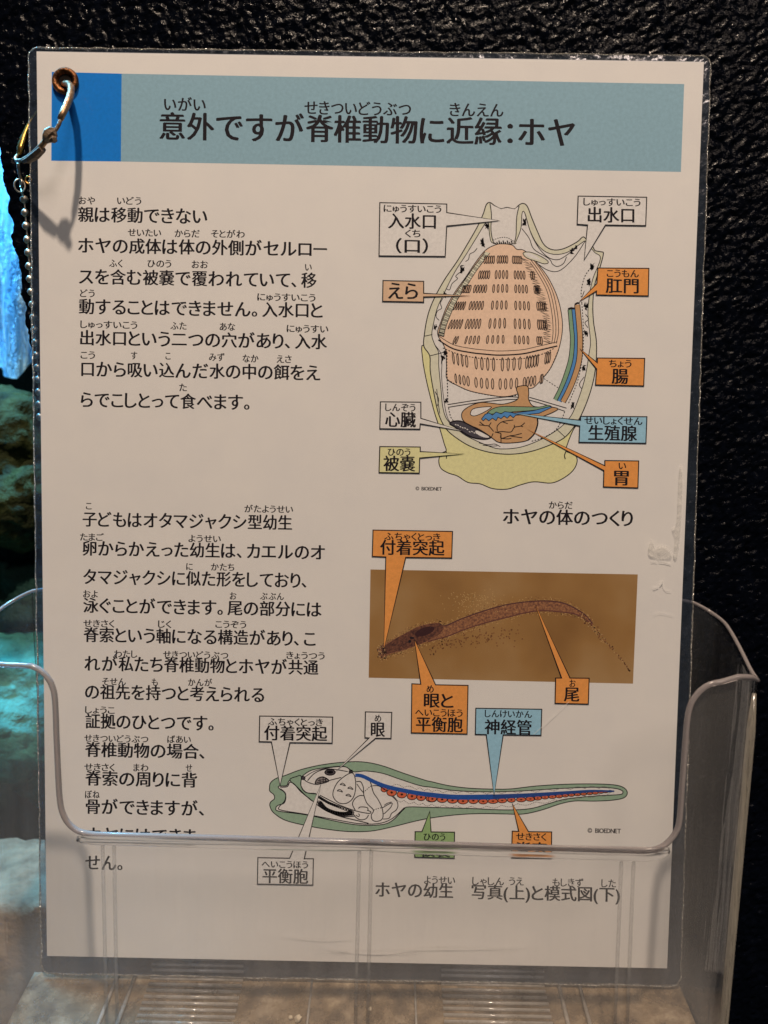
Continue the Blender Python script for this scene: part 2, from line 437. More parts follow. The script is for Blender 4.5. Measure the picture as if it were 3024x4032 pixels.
def paper_near(p):   # nearest point of the paper's outline
    best = None
    for i in range(4):
        a, b = pv[i], pv[(i + 1) % 4]; d = b - a; t = max(0, min(1, (p - a).dot(d) / d.dot(d))); q = a + d * t
        if best is None or (q - p).length < (best - p).length: best = q
    return best
V = []; Fc = []
for p in ring:
    q = paper_near(p)
    V += [(q.x, -.00012, q.z), (p.x, -.00012, p.z), (p.x, .0002, p.z), (q.x, .0002, q.z)]
for i in range(n):
    a, b = 4 * i, 4 * ((i + 1) % n)
    for k in range(3): Fc.append((a + k, a + k + 1, b + k + 1, b + k))
mesh_obj('pouch_border', V, Fc, M_border, sheet)

def tube(name, pts, rad, mat, parent=None, closed=False, seg=8, flat=1.0, smooth=True, caps=True):
    pts = [Vector(p) for p in pts]; n = len(pts); V = []; Fc = []
    up = Vector((0, 0, 1)); prev = None
    for i, p in enumerate(pts):
        a = pts[i - 1] if (i or closed) else p; b = pts[(i + 1) % n] if (i < n - 1 or closed) else p
        t = (b - a).normalized()
        if prev is None:
            nrm = t.cross(up); nrm = nrm.normalized() if nrm.length > .1 else t.cross(Vector((0, 1, 0))).normalized()
        else:
            nrm = prev - t * prev.dot(t); nrm.normalize()
        prev = nrm; bn = t.cross(nrm)
        r = rad[i] if isinstance(rad, (list, tuple)) else rad
        for k in range(seg):
            an = 2 * math.pi * k / seg; V.append(p + nrm * (math.cos(an) * r) + bn * (math.sin(an) * r * flat))
    for i in range(n if closed else n - 1):
        for k in range(seg):
            a = i * seg; b = ((i + 1) % n) * seg; Fc.append((a + k, a + (k + 1) % seg, b + (k + 1) % seg, b + k))
    if caps and not closed: Fc += [tuple(range(seg - 1, -1, -1)), tuple((n - 1) * seg + k for k in range(seg))]
    return mesh_obj(name, V, Fc, mat, parent, smooth=smooth)
tube('pouch_edge', [(p.x, 0, p.z) for p in ring], [.00018 + .00016 * random.random() for _ in ring], M_pedge, sheet, closed=True, seg=6)

# ---- title band
def part_print(name, fn, label=None, base=1):
    pr = Print(base); fn(pr); return pr.build(name, sheet, label)
part_print('title_square', lambda p: p.fill(FULL, [(204, 283), (479, 290), (476, 636), (202, 633)], (8, 92, 145)), 'solid blue square at the left end of the title band')
part_print('title_band', lambda p: p.fill(FULL, [(479, 290), (2694, 331), (2681, 677), (476, 636)], (116, 133, 130)), 'grey green band behind the title')
def t_title(p):
    p.layer = 3
    text(p, TI, '意外ですが脊椎動物に近縁：ホヤ', 66, 1604, 148, 110)
    text(p, TI, 'いがい', 82, 235, 66, 54); text(p, TI, 'せきついどうぶつ', 603, 997, 79, 54); text(p, TI, 'きんえん', 1142, 1340, 86, 54)
part_print('title_text', t_title)
def t_para1(p):
    for s, a, b, y in (('親は移動できない', 150, 850, 144), ('ホヤの成体は体の外側がセルロー', 150, 1502, 312), ('スを含む被嚢で覆われていて、移', 155, 1445, 482),
                       ('動することはできません。入水口と', 155, 1478, 645), ('出水口という二つの穴があり、入水', 162, 1502, 815),
                       ('口から吸い込んだ水の中の餌をえ', 168, 1465, 985), ('らでこしとって食べます。', 165, 1080, 1152)):
        text(p, A, s, a, b, y, 90)
    for s, a, b, y in (('おや', 153, 240, 68), ('いどう', 362, 492, 69), ('せいたい', 420, 600, 242), ('からだ', 675, 810, 247), ('そとがわ', 873, 1055, 249),
                       ('ふく', 318, 390, 410), ('ひのう', 527, 655, 411), ('おお', 768, 855, 416), ('い', 1385, 1420, 431), ('どう', 160, 238, 573), ('にゅうすいこう', 1125, 1440, 593),
                       ('しゅっすいこう', 162, 470, 742), ('ふた', 652, 738, 750), ('あな', 920, 1003, 755), ('にゅうすい', 1285, 1510, 765),
                       ('こう', 163, 240, 909), ('す', 437, 470, 912), ('こ', 625, 652, 914), ('みず', 862, 945, 920), ('なか', 1045, 1130, 928), ('えさ', 1230, 1310, 931), ('た', 700, 740, 1086)):
        text(p, A, s, a, b, y, 46)
part_print('paragraph_text', t_para1)
def t_para2(p):
    for s, a, b, y in (('子どもはオタマジャクシ型幼生', 175, 1312, 199), ('卵からかえった幼生は、カエルのオ', 175, 1490, 357), ('タマジャクシに似た形をしており、', 178, 1390, 512),
                       ('泳ぐことができます。尾の部分には', 178, 1472, 668), ('脊索という軸になる構造があり、こ', 180, 1440, 828), ('れが私たち脊椎動物とホヤが共通', 185, 1455, 984),
                       ('の祖先を持つと考えられる', 188, 1160, 1138), ('証拠のひとつです。', 190, 885, 1298), ('脊椎動物の場合、', 188, 835, 1453)):
        text(p, B, s, a, b, y, 88)
    for s, a, b, y in (('こ', 192, 222, 127), ('がたようせい', 1055, 1318, 142), ('たまご', 160, 288, 296), ('ようせい', 750, 925, 304), ('に', 738, 772, 457), ('かたち', 873, 998, 459),
                       ('およ', 177, 255, 606), ('お', 975, 1010, 617), ('ぶぶん', 1140, 1268, 618), ('せきさく', 178, 345, 766), ('じく', 585, 655, 770), ('こうぞう', 897, 1063, 771),
                       ('わたし', 345, 470, 932), ('せきついどうぶつ', 612, 965, 935), ('きょうつう', 1283, 1490, 940), ('そせん', 280, 408, 1082), ('も', 550, 582, 1086), ('かんが', 748, 877, 1087),
                       ('しょうこ', 188, 347, 1237), ('せきついどうぶつ', 183, 530, 1391), ('ばあい', 635, 762, 1397)):
        text(p, B, s, a, b, y, 44)
    for s, a, b, y in (('脊索の周りに背', 370, 850, 70), ('骨ができますが、', 372, 880, 192), ('ホヤにはできま', 372, 845, 314), ('せん。', 370, 528, 434)):
        text(p, G, s, a, b, y, 70)
    for s, a, b, y in (('せきさく', 365, 495, 22), ('まわ', 577, 640, 24), ('せ', 803, 830, 26), ('ぼね', 368, 430, 140)):
        text(p, G, s, a, b, y, 36)
part_print('paragraph_text', t_para2)
def t_cap1(p):
    text(p, D, 'ホヤの体のつくり', 742, 1392, 1650, 84); text(p, D, 'からだ', 972, 1090, 1593, 40)
part_print('caption_text', t_cap1)
def t_cap2(p):
    text(p, FF, 'ホヤの幼生', 565, 862, 783, 62); text(p, FF, '写真(上)と模式図(下)', 935, 1503, 792, 62)
    for s, a, b, y in (('ようせい', 752, 870, 746), ('しゃしん', 937, 1058, 750), ('うえ', 1078, 1133, 751), ('もしきず', 1245, 1363, 755), ('した', 1433, 1488, 759)): text(p, FF, s, a, b, y, 34)
part_print('caption_text', t_cap2)
part_print('copyright_text', lambda p: text(p, D, '© BIOEDNET', 302, 433, 1510, 26))
part_print('copyright_text', lambda p: text(p, FF, '© BIOEDNET', 1380, 1507, 556, 25))

# ---- anatomy drawing (coordinates of the D1 enlargement)
PAPER = (186, 168, 148); CREAM = (178, 162, 130); PEACH = (194, 154, 120); YEL = (185, 167, 112); STOM = (165, 119, 76); GRN = (108, 125, 90); BLU = (70, 108, 138)
LEV = (126, 150, 150)
def anatomy(p):
    d = D1
    o = lambda pts: [(x, y + 1203) for x, y in pts]
    p.shape(d, o([(55, 40), (50, 150), (75, 300), (110, 450), (150, 600), (190, 720), (225, 840), (242, 903), (200, 925), (182, 985), (200, 1045), (260, 1083), (335, 1108), (420, 1160), (520, 1172), (620, 1210), (740, 1215), (850, 1180), (960, 1155), (1100, 1165), (1200, 1125), (1280, 1060), (1312, 985), (1290, 930), (1222, 905), (1235, 840), (1275, 740), (1340, 600), (1100, 600), (500, 600), (200, 200)]), YEL, 3.2)
    body = [(600, 78), (570, 95), (545, 170), (500, 270), (420, 410), (330, 560), (240, 690), (165, 820), (115, 930), (85, 1030), (65, 1150), (60, 1250), (108, 1330), (112, 1450), (140, 1623), (180, 1803), (240, 1923), (330, 2003), (450, 2073), (600, 2118), (750, 2133), (900, 2118), (1050, 2073), (1200, 2003), (1290, 1903), (1350, 1803), (1410, 1653), (1450, 1503), (1468, 1353), (1468, 1203), (1445, 1050), (1440, 900), (1455, 750), (1500, 600), (1526, 495), (1505, 480), (1458, 470), (1440, 440), (1400, 400), (1380, 370), (1355, 360), (1310, 400), (1200, 455), (1110, 463), (1040, 420), (990, 320), (940, 200), (905, 110), (870, 85), (835, 100), (800, 130), (740, 118), (690, 128), (640, 105)]
    p.shape(d, body, CREAM, 3.4)
    p.fill(d, [(600, 85), (612, 180), (610, 300), (625, 395), (640, 412), (795, 412), (815, 350), (818, 200), (838, 105), (800, 133), (740, 121), (690, 131), (640, 108)], PAPER)
    p.line(d, [(600, 85), (612, 180), (608, 300), (625, 395), (650, 412)], 3, curve=True); p.line(d, [(838, 105), (818, 200), (812, 350), (795, 412)], 3, curve=True)
    cav = [(568, 240), (480, 380), (400, 510), (310, 650), (220, 830), (170, 940), (140, 1060), (125, 1160), (150, 1240), (180, 1303), (182, 1420), (200, 1603), (215, 1750), (250, 1850), (330, 1925), (420, 1990), (600, 2070), (700, 2090), (850, 2075), (1000, 2020), (1140, 1940), (1230, 1860), (1290, 1763), (1370, 1533), (1410, 1303), (1420, 1203), (1400, 1000), (1410, 850), (1440, 700), (1502, 535), (1455, 485), (1400, 420), (1376, 392), (1345, 410), (1240, 480), (1140, 502), (1050, 478), (980, 410), (925, 300), (885, 165), (862, 165), (852, 290), (812, 395), (795, 415), (630, 412), (598, 350), (590, 260)]
    p.fill(d, cav, PAPER, True); p.line(d, cav, 2.6, curve=True, closed=True)
    # branchial sac
    p.shape(d, [(640, 425), (560, 470), (480, 570), (400, 690), (320, 800), (250, 920), (200, 1050), (172, 1150), (220, 1240), (240, 1300), (245, 1420), (250, 1520), (350, 1580), (450, 1620), (600, 1650), (720, 1663), (830, 1640), (910, 1600), (960, 1585), (1040, 1500), (1100, 1420), (1160, 1280), (1190, 1130), (1185, 1000), (1150, 850), (1080, 700), (1000, 590), (930, 510), (870, 465), (820, 460), (780, 425), (700, 415)], PEACH, 2.8)
    # ladder band at the left and double lines at the right of the sac
    lo = smooth_pts([(560, 480), (470, 600), (380, 730), (300, 850), (235, 980), (195, 1090), (178, 1160)], n=8)
    li = smooth_pts([(600, 490), (500, 620), (415, 750), (335, 870), (275, 1000), (238, 1100), (222, 1175)], n=8)
    p.layer += 1; p.add([d(q) for q in lo + li], [(i, i + 1, len(lo) + i + 1, len(lo) + i) for i in range(len(lo) - 1)], CREAM)
    p.line(d, lo, 2.6); p.line(d, li, 2.2)
    for a, b in zip(lo[2:], li[2:]): p.line(d, [a, b], 1.6)
    for k in range(2, len(lo) - 1, 3):
        p.line(d, [((lo[k][0] + lo[k + 1][0]) / 2, (lo[k][1] + lo[k + 1][1]) / 2), ((li[k][0] + li[k + 1][0]) / 2, (li[k][1] + li[k + 1][1]) / 2)], 1.8)
    for off in (0, 22, 45): p.line(d, [(935 - off * .2, 520 + off), (1030 - off, 650), (1110 - off, 800), (1150 - off, 980), (1160 - off, 1130), (1140 - off * .8, 1230)], 2.2, curve=True)
    rr = random.Random(3)
    z = []
    for k in range(74):
        t = k / 73; cx = 880 + 210 * math.sin(t * 1.7) ** 1 - 30 * t; cy = 530 + 690 * t; z.append((cx + (32 if k % 2 else -26) + rr.uniform(-9, 9), cy + rr.uniform(-6, 6) + (12 if k % 2 else 0)))
    p.line(d, z, 3.4)
    # slits
    rows = [((510, 575), [(550, 640, 5), (655, 748, 5), (780, 862, 5)]), ((630, 700), [(505, 600, 5), (640, 748, 4), (795, 888, 4), (930, 965, 2)]), ((745, 812), [(370, 445, 5), (465, 575, 5), (620, 748, 4), (800, 908, 4), (957, 1010, 4)]),
            ((878, 950), [(305, 400, 5), (430, 548, 5), (610, 742, 4), (800, 925, 4), (980, 1062, 5)]), ((1022, 1105), [(265, 375, 5), (400, 525, 5), (590, 730, 4), (795, 930, 4), (985, 1070, 5)]), ((1160, 1228), [(300, 340, 2), (395, 515, 4), (570, 717, 4), (795, 920, 4), (980, 1030, 3)])]
    for (y0, y1), gs in rows:
        for a, b, c in gs:
            for k in range(c):
                x = a + 10 + (b - a - 20) * k / max(1, c - 1); mid = (x - 720) / 450; ym = (y0 + y1) / 2 + 18 * mid * (1 if mid > 0 else -.5)
                p.ell(d, x, ym, 8.5 if abs(mid) < .7 else 6, (y1 - y0) / 2, (170, 130, 98), 2.5, rot=(-.42 if mid < 0 else -.14) * mid, n=10)
    for gs, yc, hh in (([(290, 420, 4), (475, 640, 4), (690, 855, 4), (890, 1000, 5), (1045, 1098, 3)], 1400, 55), ([(310, 432, 4), (475, 632, 4), (672, 828, 4), (870, 975, 4), (1005, 1038, 2)], 1560, 44)):
        for a, b, c in gs:
            for k in range(c):
                x = a + 11 + (b - a - 22) * k / max(1, c - 1); mid = (x - 680) / 420
                p.ell(d, x, yc - 62 * mid * mid, 10.5 if abs(mid) < .7 else 7, hh * (1 - .15 * abs(mid)), (176, 138, 106), 2.6, rot=.13 * mid, n=12)
    # waist band of the sac
    for dy, wd in ((0, 2.2), (34, 4.6)): p.line(d, [(178, 1165 + dy), (300, 1238 + dy), (450, 1270 + dy), (560, 1282 + dy), (680, 1290 + dy), (860, 1280 + dy), (1000, 1250 + dy), (1150, 1215 + dy)], wd, curve=True)
    p.dash(d, [(215, 1265), (330, 1312), (480, 1345), (680, 1360), (880, 1350), (1020, 1318), (1120, 1270)], 3)
    p.dash(d, [(1160, 1280), (1100, 1420), (1040, 1505)], 3.4); p.dash(d, [(250, 1300), (247, 1420), (252, 1560), (256, 1725)], 3.6); p.dash(d, [(255, 1525), (400, 1605), (560, 1645), (720, 1664), (830, 1650)], 3)
    p.dash(d, [(1040, 1515), (1170, 1600)], 2.6)
    p.dash(d, [(625, 385), (680, 365), (740, 365), (795, 395)], 2.6, 5, 4)
    for k in range(8): p.line(d, [(655 + k * 17, 400 - 12 * (k % 2)), (662 + k * 17, 414)], 4)
    # tissue between the siphons
    p.line(d, [(885, 165), (935, 330), (1000, 450), (1075, 525), (1150, 545), (1215, 515), (1300, 450)], 2.6, curve=True)
    p.line(d, [(860, 290), (920, 370), (960, 460), (1080, 535), (1110, 580), (1150, 600), (1200, 575), (1225, 520)], 2.6, curve=True)
    p.line(d, [(980, 570), (1060, 625), (1140, 642), (1210, 605), (1300, 510), (1375, 395)], 2.6, curve=True)
    p.shape(d, [(870, 490), (920, 482), (990, 505), (1060, 545), (1075, 570), (1040, 578), (985, 560), (900, 530)], CREAM, 2.6); p.fill(d, [(885, 492), (930, 492), (985, 520), (1010, 545), (950, 535), (900, 515)], PAPER, True)
    # tissue blots
    def blot(x, y, r, n_=16):
        q = [(x + rr.uniform(-r, r) * .55, y + rr.uniform(-r, r)) for _ in range(n_)]; p.line(d, q, 4.2)
    for x, y, r in ((572, 275, 34), (880, 238, 26), (535, 395, 26), (545, 425, 20), (375, 615, 26), (365, 640, 15), (152, 1095, 24), (232, 830, 22), (1270, 475, 26), (1300, 445, 16), (1435, 605, 30), (1405, 730, 30), (1385, 925, 30), (1385, 1150, 26), (220, 1360, 34), (235, 1310, 20), (240, 1700, 22), (1365, 1430, 26), (1275, 1735, 26)): blot(x, y, r)
    for q in ([(495, 450), (470, 480), (435, 500), (425, 540), (400, 560)], [(350, 650), (320, 680), (335, 700), (290, 740), (270, 790), (240, 780)], [(215, 860), (195, 900), (205, 940), (170, 965), (160, 1010), (185, 1040)], [(1370, 800), (1352, 850)], [(1380, 990), (1405, 1030), (1375, 1060), (1400, 1100)], [(150, 1620), (180, 1680), (170, 1740)], [(1370, 1500), (1330, 1560), (1350, 1600)], [(165, 1600), (175, 1700), (190, 1800)], [(510, 2040), (580, 2055), (640, 2050), (685, 2072)], [(540, 2058), (610, 2066), (660, 2064)]): p.line(d, q, 2.4, curve=True)
    p.dash(d, [(1440, 590), (1375, 680), (1345, 800), (1350, 900)], 3); p.dash(d, [(1350, 900), (1362, 1100), (1358, 1300), (1320, 1520), (1240, 1720)], 2.8)
    p.line(d, [(60, 1170), (130, 1155)], 2.4); p.line(d, [(108, 1330), (225, 1300)], 2.4); p.line(d, [(150, 1240), (205, 1330), (205, 1500), (225, 1700), (260, 1850), (340, 1930)], 2.2, curve=True)
    # partition, intestine, stomach
    for q in ([(255, 1728), (500, 1690), (740, 1665), (832, 1668)], [(258, 1750), (500, 1712), (700, 1690), (828, 1684)], [(920, 1668), (1050, 1705), (1225, 1757)], [(918, 1690), (1050, 1728), (1210, 1782)]): p.line(d, q, 3, curve=True)
    p.dash(d, [(262, 1755), (280, 1830), (310, 1870)], 3); p.dash(d, [(1210, 1785), (1150, 1920), (1050, 1990), (930, 2030)], 3)
    p.line(d, [(1140, 1925), (1210, 1990)], 2.4)
    def strip(c, col, wd):
        p.layer += 1; p.line(d, c, wd + 5, INK, True); p.layer += 1; p.line(d, c, wd, col, True)
    strip([(1255, 950), (1268, 1100), (1275, 1203), (1262, 1350), (1225, 1480), (1180, 1600), (1135, 1690)], GRN, 13)
    strip([(1285, 945), (1300, 1100), (1307, 1203), (1295, 1360), (1255, 1500), (1205, 1620), (1165, 1700)], BLU, 12)
    strip([(1312, 912), (1328, 1080), (1335, 1203), (1328, 1360), (1290, 1500), (1240, 1620), (1195, 1705)], STOM, 15)
    p.layer += 1; p.line(d, [(1238, 948), (1262, 940), (1290, 944)], 7); p.line(d, [(1292, 912), (1312, 898), (1332, 900)], 6)
    p.shape(d, o([(818, 385), (832, 450), (820, 485), (760, 510), (690, 522), (600, 512), (520, 508), (430, 540), (372, 590), (378, 650), (430, 690), (500, 720), (570, 762), (620, 800), (680, 835), (800, 836), (910, 815), (960, 760), (988, 680), (988, 640), (1040, 618), (1110, 590), (1155, 560), (1100, 545), (1000, 545), (945, 532), (915, 480), (916, 430), (902, 372)]), STOM, 3)
    p.shape(d, o([(440, 595), (462, 560), (540, 545), (612, 546), (545, 590), (480, 616), (448, 612)]), PAPER, 2.6)
    p.shape(d, o([(575, 600), (620, 560), (700, 540), (850, 542), (1000, 544), (1070, 530), (1092, 545), (950, 572), (800, 582), (740, 592), (640, 600)]), GRN, 2.4)
    p.shape(d, o([(530, 642), (560, 604), (590, 592), (620, 610), (650, 585), (690, 600), (720, 582), (800, 592), (950, 575), (1090, 540), (1108, 546), (1000, 596), (900, 606), (810, 612), (790, 632), (765, 612), (740, 636), (715, 618), (690, 640), (665, 628), (650, 656), (620, 636), (590, 658), (565, 638), (545, 658)]), BLU, 2.4, curve=False)
    for q in ([(630, 745), (590, 700), (555, 695), (515, 665)], [(590, 700), (610, 670)], [(555, 695), (510, 690)], [(660, 740), (660, 700), (700, 665), (790, 650)], [(700, 665), (745, 680)], [(640, 750), (700, 745), (770, 748), (800, 710), (850, 700), (885, 672)], [(800, 710), (798, 690)], [(850, 700), (870, 705)], [(690, 760), (692, 800), (760, 780), (800, 775), (860, 760)], [(760, 780), (820, 790), (862, 795)], [(692, 800), (740, 805), (775, 800)], [(625, 760), (612, 790)], [(690, 760), (690, 835)], [(640, 748), (690, 760)]): p.line(d, o(q), 3, curve=True)
    p.line(d, o([(988, 640), (988, 690), (960, 765), (910, 815)]), 4.5, curve=True)
    # heart
    p.shape(d, o([(272, 680), (300, 662), (360, 660), (430, 690), (510, 735), (600, 785), (585, 803), (530, 806), (450, 790), (370, 745), (310, 705)]), (60, 52, 52), 4.5)
    p.fill(d, o([(500, 738), (590, 785), (570, 795), (520, 780), (480, 750)]), PAPER, True)
    for k in range(12):
        x = 320 + k * 19; y = 685 + k * 9; p.ell(d, x, o([(0, y)])[0][1] + rr.uniform(-8, 8), 8, 4, PAPER, 0, rot=.5, n=8)
    p.line(d, o([(240, 905), (215, 915)]), 2.6); p.line(d, o([(242, 900), (245, 965)]), 3); p.line(d, o([(1222, 900), (1208, 940), (1215, 968)]), 3.2, curve=True)
    return p
part_print('anatomy_drawing', lambda p: anatomy(p), 'printed cross section of an adult sea squirt')

# ---- printed photograph of the larva
def print_photo_mat():
    m, nt, out = nodes('printed_photograph')
    b = N(nt, 'ShaderNodeBsdfPrincipled', Roughness=.6); b.inputs['Specular IOR Level'].default_value = .2
    n = noise(nt, 28, 3, .5)
    r = ramp(nt, n.outputs['Fac'], [(.30, tint_of(110, 72, 34)), (.5, tint_of(127, 87, 44)), (.68, tint_of(138, 101, 60))])
    L(nt, r.outputs[0], b.inputs['Base Color']); L(nt, b.outputs[0], out.inputs[0]); return m
def larva_mat(c1, c2, sc):
    m, nt, out = nodes('printed_larva')
    b = N(nt, 'ShaderNodeBsdfPrincipled', Roughness=.6); b.inputs['Specular IOR Level'].default_value = .2
    n = noise(nt, sc, 4, .7); r = ramp(nt, n.outputs['Fac'], [(.38, tint_of(*c1)), (.62, tint_of(*c2))])
    L(nt, r.outputs[0], b.inputs['Base Color']); L(nt, b.outputs[0], out.inputs[0]); return m
def photo(p):
    p.fill(E_, [(75, 258), (1418, 283), (1394, 832), (66, 802)], print_photo_mat())
    rr = random.Random(8)
    top = [(70, 480), (110, 445), (180, 410), (260, 368), (330, 335), (430, 320), (470, 338), (560, 300), (700, 250), (850, 210), (1000, 192), (1100, 192), (1180, 205), (1250, 238), (1310, 280), (1350, 330)]
    bot = [(90, 535), (150, 505), (215, 488), (290, 462), (370, 432), (440, 412), (500, 395), (600, 355), (720, 318), (850, 285), (960, 258), (1060, 248), (1160, 256), (1230, 265), (1290, 290), (1345, 335)]
    # halo of follicle cells
    for k in range(900):
        i = rr.random() * (len(top) - 1); j = int(i); f = i - j; up = rr.random() < .5
        q = top if up else bot; x = q[j][0] + (q[j + 1][0] - q[j][0]) * f; y = q[j][1] + (q[j + 1][1] - q[j][1]) * f
        o_ = abs(rr.gauss(0, 11)); y += -o_ if up else o_
        p.ell(Q, x + rr.uniform(-3, 3), y, 3, 3, rr.choice([(160, 118, 70), (104, 62, 34), (150, 106, 60)]), 0, n=6)
    m1 = larva_mat((84, 48, 34), (138, 88, 52), 1300); m2 = larva_mat((52, 28, 24), (100, 58, 38), 900)
    p.fill(Q, smooth_pts(top) + smooth_pts(bot[::-1]), m1)
    p.line(Q, top[5:], 4, (70, 38, 34), True); p.line(Q, bot[4:], 4, (84, 46, 36), True)
    p.fill(Q, [(95, 470), (150, 432), (250, 375), (330, 338), (430, 322), (462, 345), (440, 385), (370, 425), (280, 462), (180, 492), (110, 505)], m2, True)
    p.ell(Q, 350, 372, 62, 24, (50, 26, 24), 0, rot=-.35, n=16); p.ell(Q, 262, 430, 9, 9, (22, 18, 22), 0); p.ell(Q, 275, 410, 14, 6, (22, 18, 22), 0)
    for k in range(60): p.ell(Q, rr.uniform(70, 125), rr.uniform(458, 532), 4, 4, rr.choice([(66, 42, 30), (150, 112, 72)]), 0, n=6)
    path = smooth_pts([(1290, 285), (1350, 345), (1410, 420), (1470, 480), (1530, 555), (1570, 610)], n=10)
    for k in range(150):
        t = rr.random() ** 1.5; q = path[int(t * (len(path) - 1))]; s_ = 22 * (1 - t) + 2
        p.ell(Q, q[0] + rr.gauss(0, s_ * .5), q[1] + rr.gauss(0, s_ * .5), 4, 4, rr.choice([(96, 56, 34), (150, 110, 66), (116, 72, 42)]), 0, n=6)
    for k in range(130):
        x = rr.uniform(370, 930); y = 470 - (x - 370) * .16 + rr.gauss(-5, 26); y = max(y, 405 - (x - 430) * .24 + 15)
        p.ell(Q, x, y, 4.5, 4.5, rr.choice([(102, 62, 32), (112, 70, 38), (92, 54, 30)]), 0, n=7)
    for k in range(150):
        x = rr.gauss(660, 90); y = rr.gauss(185, 30) if k % 3 else rr.uniform(140, 260); p.ell(Q, x, y, 3, 3, (156, 116, 68), 0, n=6)
part_print('larva_photograph', photo, 'brown microscope photograph of the larva')

# ---- larva diagram
def diagram(p):
    LG = (122, 132, 102)
    a = lambda pts: [L1(q) for q in pts]; b = lambda pts: [L2(q) for q in pts]
    outer = a([(50, 340), (60, 290), (110, 250), (200, 220), (350, 165), (550, 120), (780, 95), (940, 97), (1100, 130), (1300, 200), (1500, 265)]) + b([(0, 245), (130, 275), (300, 297), (500, 305), (650, 303), (850, 280), (1100, 265), (1350, 263), (1500, 272), (1570, 295), (1597, 335), (1570, 375), (1480, 395), (1330, 403), (1170, 402), (1050, 425), (900, 475), (750, 508), (600, 508), (400, 505), (200, 515), (0, 540)]) + a([(1400, 650), (1200, 700), (1000, 740), (800, 745), (600, 725), (400, 690), (200, 640), (90, 570), (55, 510), (60, 470), (95, 440), (90, 400), (55, 370)])
    p.shape(FULL, outer, LG, 3)
    inner = a([(345, 262), (352, 232), (450, 170), (650, 140), (760, 140), (830, 187), (950, 180), (1100, 200), (1250, 250), (1450, 315)]) + b([(0, 290), (200, 318), (450, 327), (700, 322), (1000, 303), (1300, 290), (1480, 297), (1550, 315), (1560, 335), (1530, 350), (1350, 360), (1100, 385), (950, 425), (800, 465), (600, 475), (300, 463), (0, 455)]) + a([(1350, 515), (1300, 540), (1200, 640), (1100, 680), (900, 685), (700, 655), (400, 590), (140, 555), (110, 525), (130, 500), (185, 480), (203, 430), (190, 380), (138, 340), (140, 320), (210, 315), (238, 268)])
    p.shape(FULL, inner, PAPER, 3)
    p.shape(L1, [(240, 262), (300, 232), (345, 228), (345, 320), (390, 380), (490, 395), (465, 462), (400, 420), (310, 330)], LG, 3)
    W3 = 3
    p.line(L1, [(150, 330), (215, 325), (240, 285), (285, 305), (340, 370), (440, 450), (560, 540), (700, 600), (860, 640), (975, 668)], 3.4, curve=True)
    p.line(L1, [(152, 345), (200, 390), (190, 460), (140, 515), (160, 545), (400, 585), (700, 640), (900, 672), (1080, 668), (1200, 620), (1310, 520)], W3, curve=True)
    p.line(L1, [(345, 262), (345, 320), (395, 380), (500, 395)], W3, curve=True)
    p.line(L1, [(365, 250), (410, 285), (500, 305), (600, 270), (720, 240)], W3, curve=True); p.line(L1, [(405, 270), (480, 195), (600, 160), (780, 185)], W3, curve=True)
    p.line(L1, [(380, 235), (480, 178), (640, 145), (760, 142), (820, 180)], 2.4, curve=True)
    p.ell(L1, 365, 245, 17, 15, (60, 50, 50), 3); p.ell(L1, 810, 188, 17, 17, PAPER, 3.4); p.ell(L1, 810, 188, 8, 8, PAPER, 2.4)
    p.shape(L1, [(790, 205), (840, 215), (855, 330), (830, 430), (770, 480), (700, 478), (650, 430), (645, 370), (690, 280)], PAPER, 3)
    for x, y in ((732, 303), (803, 338), (705, 362), (785, 405)): p.line(L1, [(x - 24, y + 2), (x, y - 10), (x + 22, y + 6), (x + 24, y + 14), (x, y + 6), (x - 24, y + 4)], 2.8, curve=True)
    p.ell(L1, 615, 192, 48, 26, (74, 62, 58), 4); p.ell(L1, 615, 190, 28, 12, PAPER, 2.8); p.ell(L1, 617, 190, 10, 9, (60, 50, 48), 0)
    p.shape(L1, [(480, 300), (495, 255), (545, 235), (590, 255), (600, 275), (540, 295)], (120, 104, 92), 4)
    for q in ([(500, 270), (580, 255)], [(490, 288), (590, 272)], [(520, 250), (525, 300)], [(550, 240), (552, 295)], [(575, 250), (572, 285)]): p.line(L1, q, 2.6)
    # chain of cells
    ca = smooth_pts([(515, 425), (600, 475), (700, 515), (820, 560)], n=5)
    for q in ca: p.ell(L1, q[0], q[1], 20, 9, PAPER, 2.8, rot=.45, n=10)
    cb = smooth_pts([(520, 475), (570, 530), (650, 565), (740, 580), (810, 575)], n=4)
    for q in cb: p.ell(L1, q[0], q[1], 26, 14, PAPER, 3, rot=.35, n=10)
    p.line(L1, [(505, 490), (570, 545), (680, 590), (760, 605), (850, 600)], 3.2, curve=True); p.line(L1, [(520, 405), (700, 495), (850, 550), (975, 575), (995, 560), (960, 545)], 3, curve=True)
    p.line(L1, [(850, 545), (825, 490), (845, 440), (890, 410), (930, 410)], 3, curve=True); p.line(L1, [(880, 530), (900, 515), (960, 520), (970, 545)], 3, curve=True)
    p.line(L1, [(835, 585), (860, 615), (900, 635), (950, 625), (975, 590)], 3, curve=True); p.line(L1, [(855, 590), (880, 605), (890, 590), (880, 578)], 2.6, curve=True)
    p.line(L1, [(860, 280), (900, 280), (925, 330), (930, 400), (960, 480), (1020, 545), (1000, 590), (1010, 635), (1050, 650), (1100, 630), (1110, 580), (1095, 510), (1060, 440), (1020, 380), (990, 280), (950, 240), (890, 225), (850, 228)], 3, curve=True)
    p.line(L1, [(865, 300), (900, 350), (925, 380)], 2.6, curve=True); p.dash(L1, [(925, 380), (990, 325), (1010, 318)], 2.8, 5, 4); p.line(L1, [(1010, 318), (1070, 320), (1150, 370), (1220, 430), (1248, 490), (1235, 540), (1190, 575), (1165, 620), (1110, 628)], 2.8, curve=True)
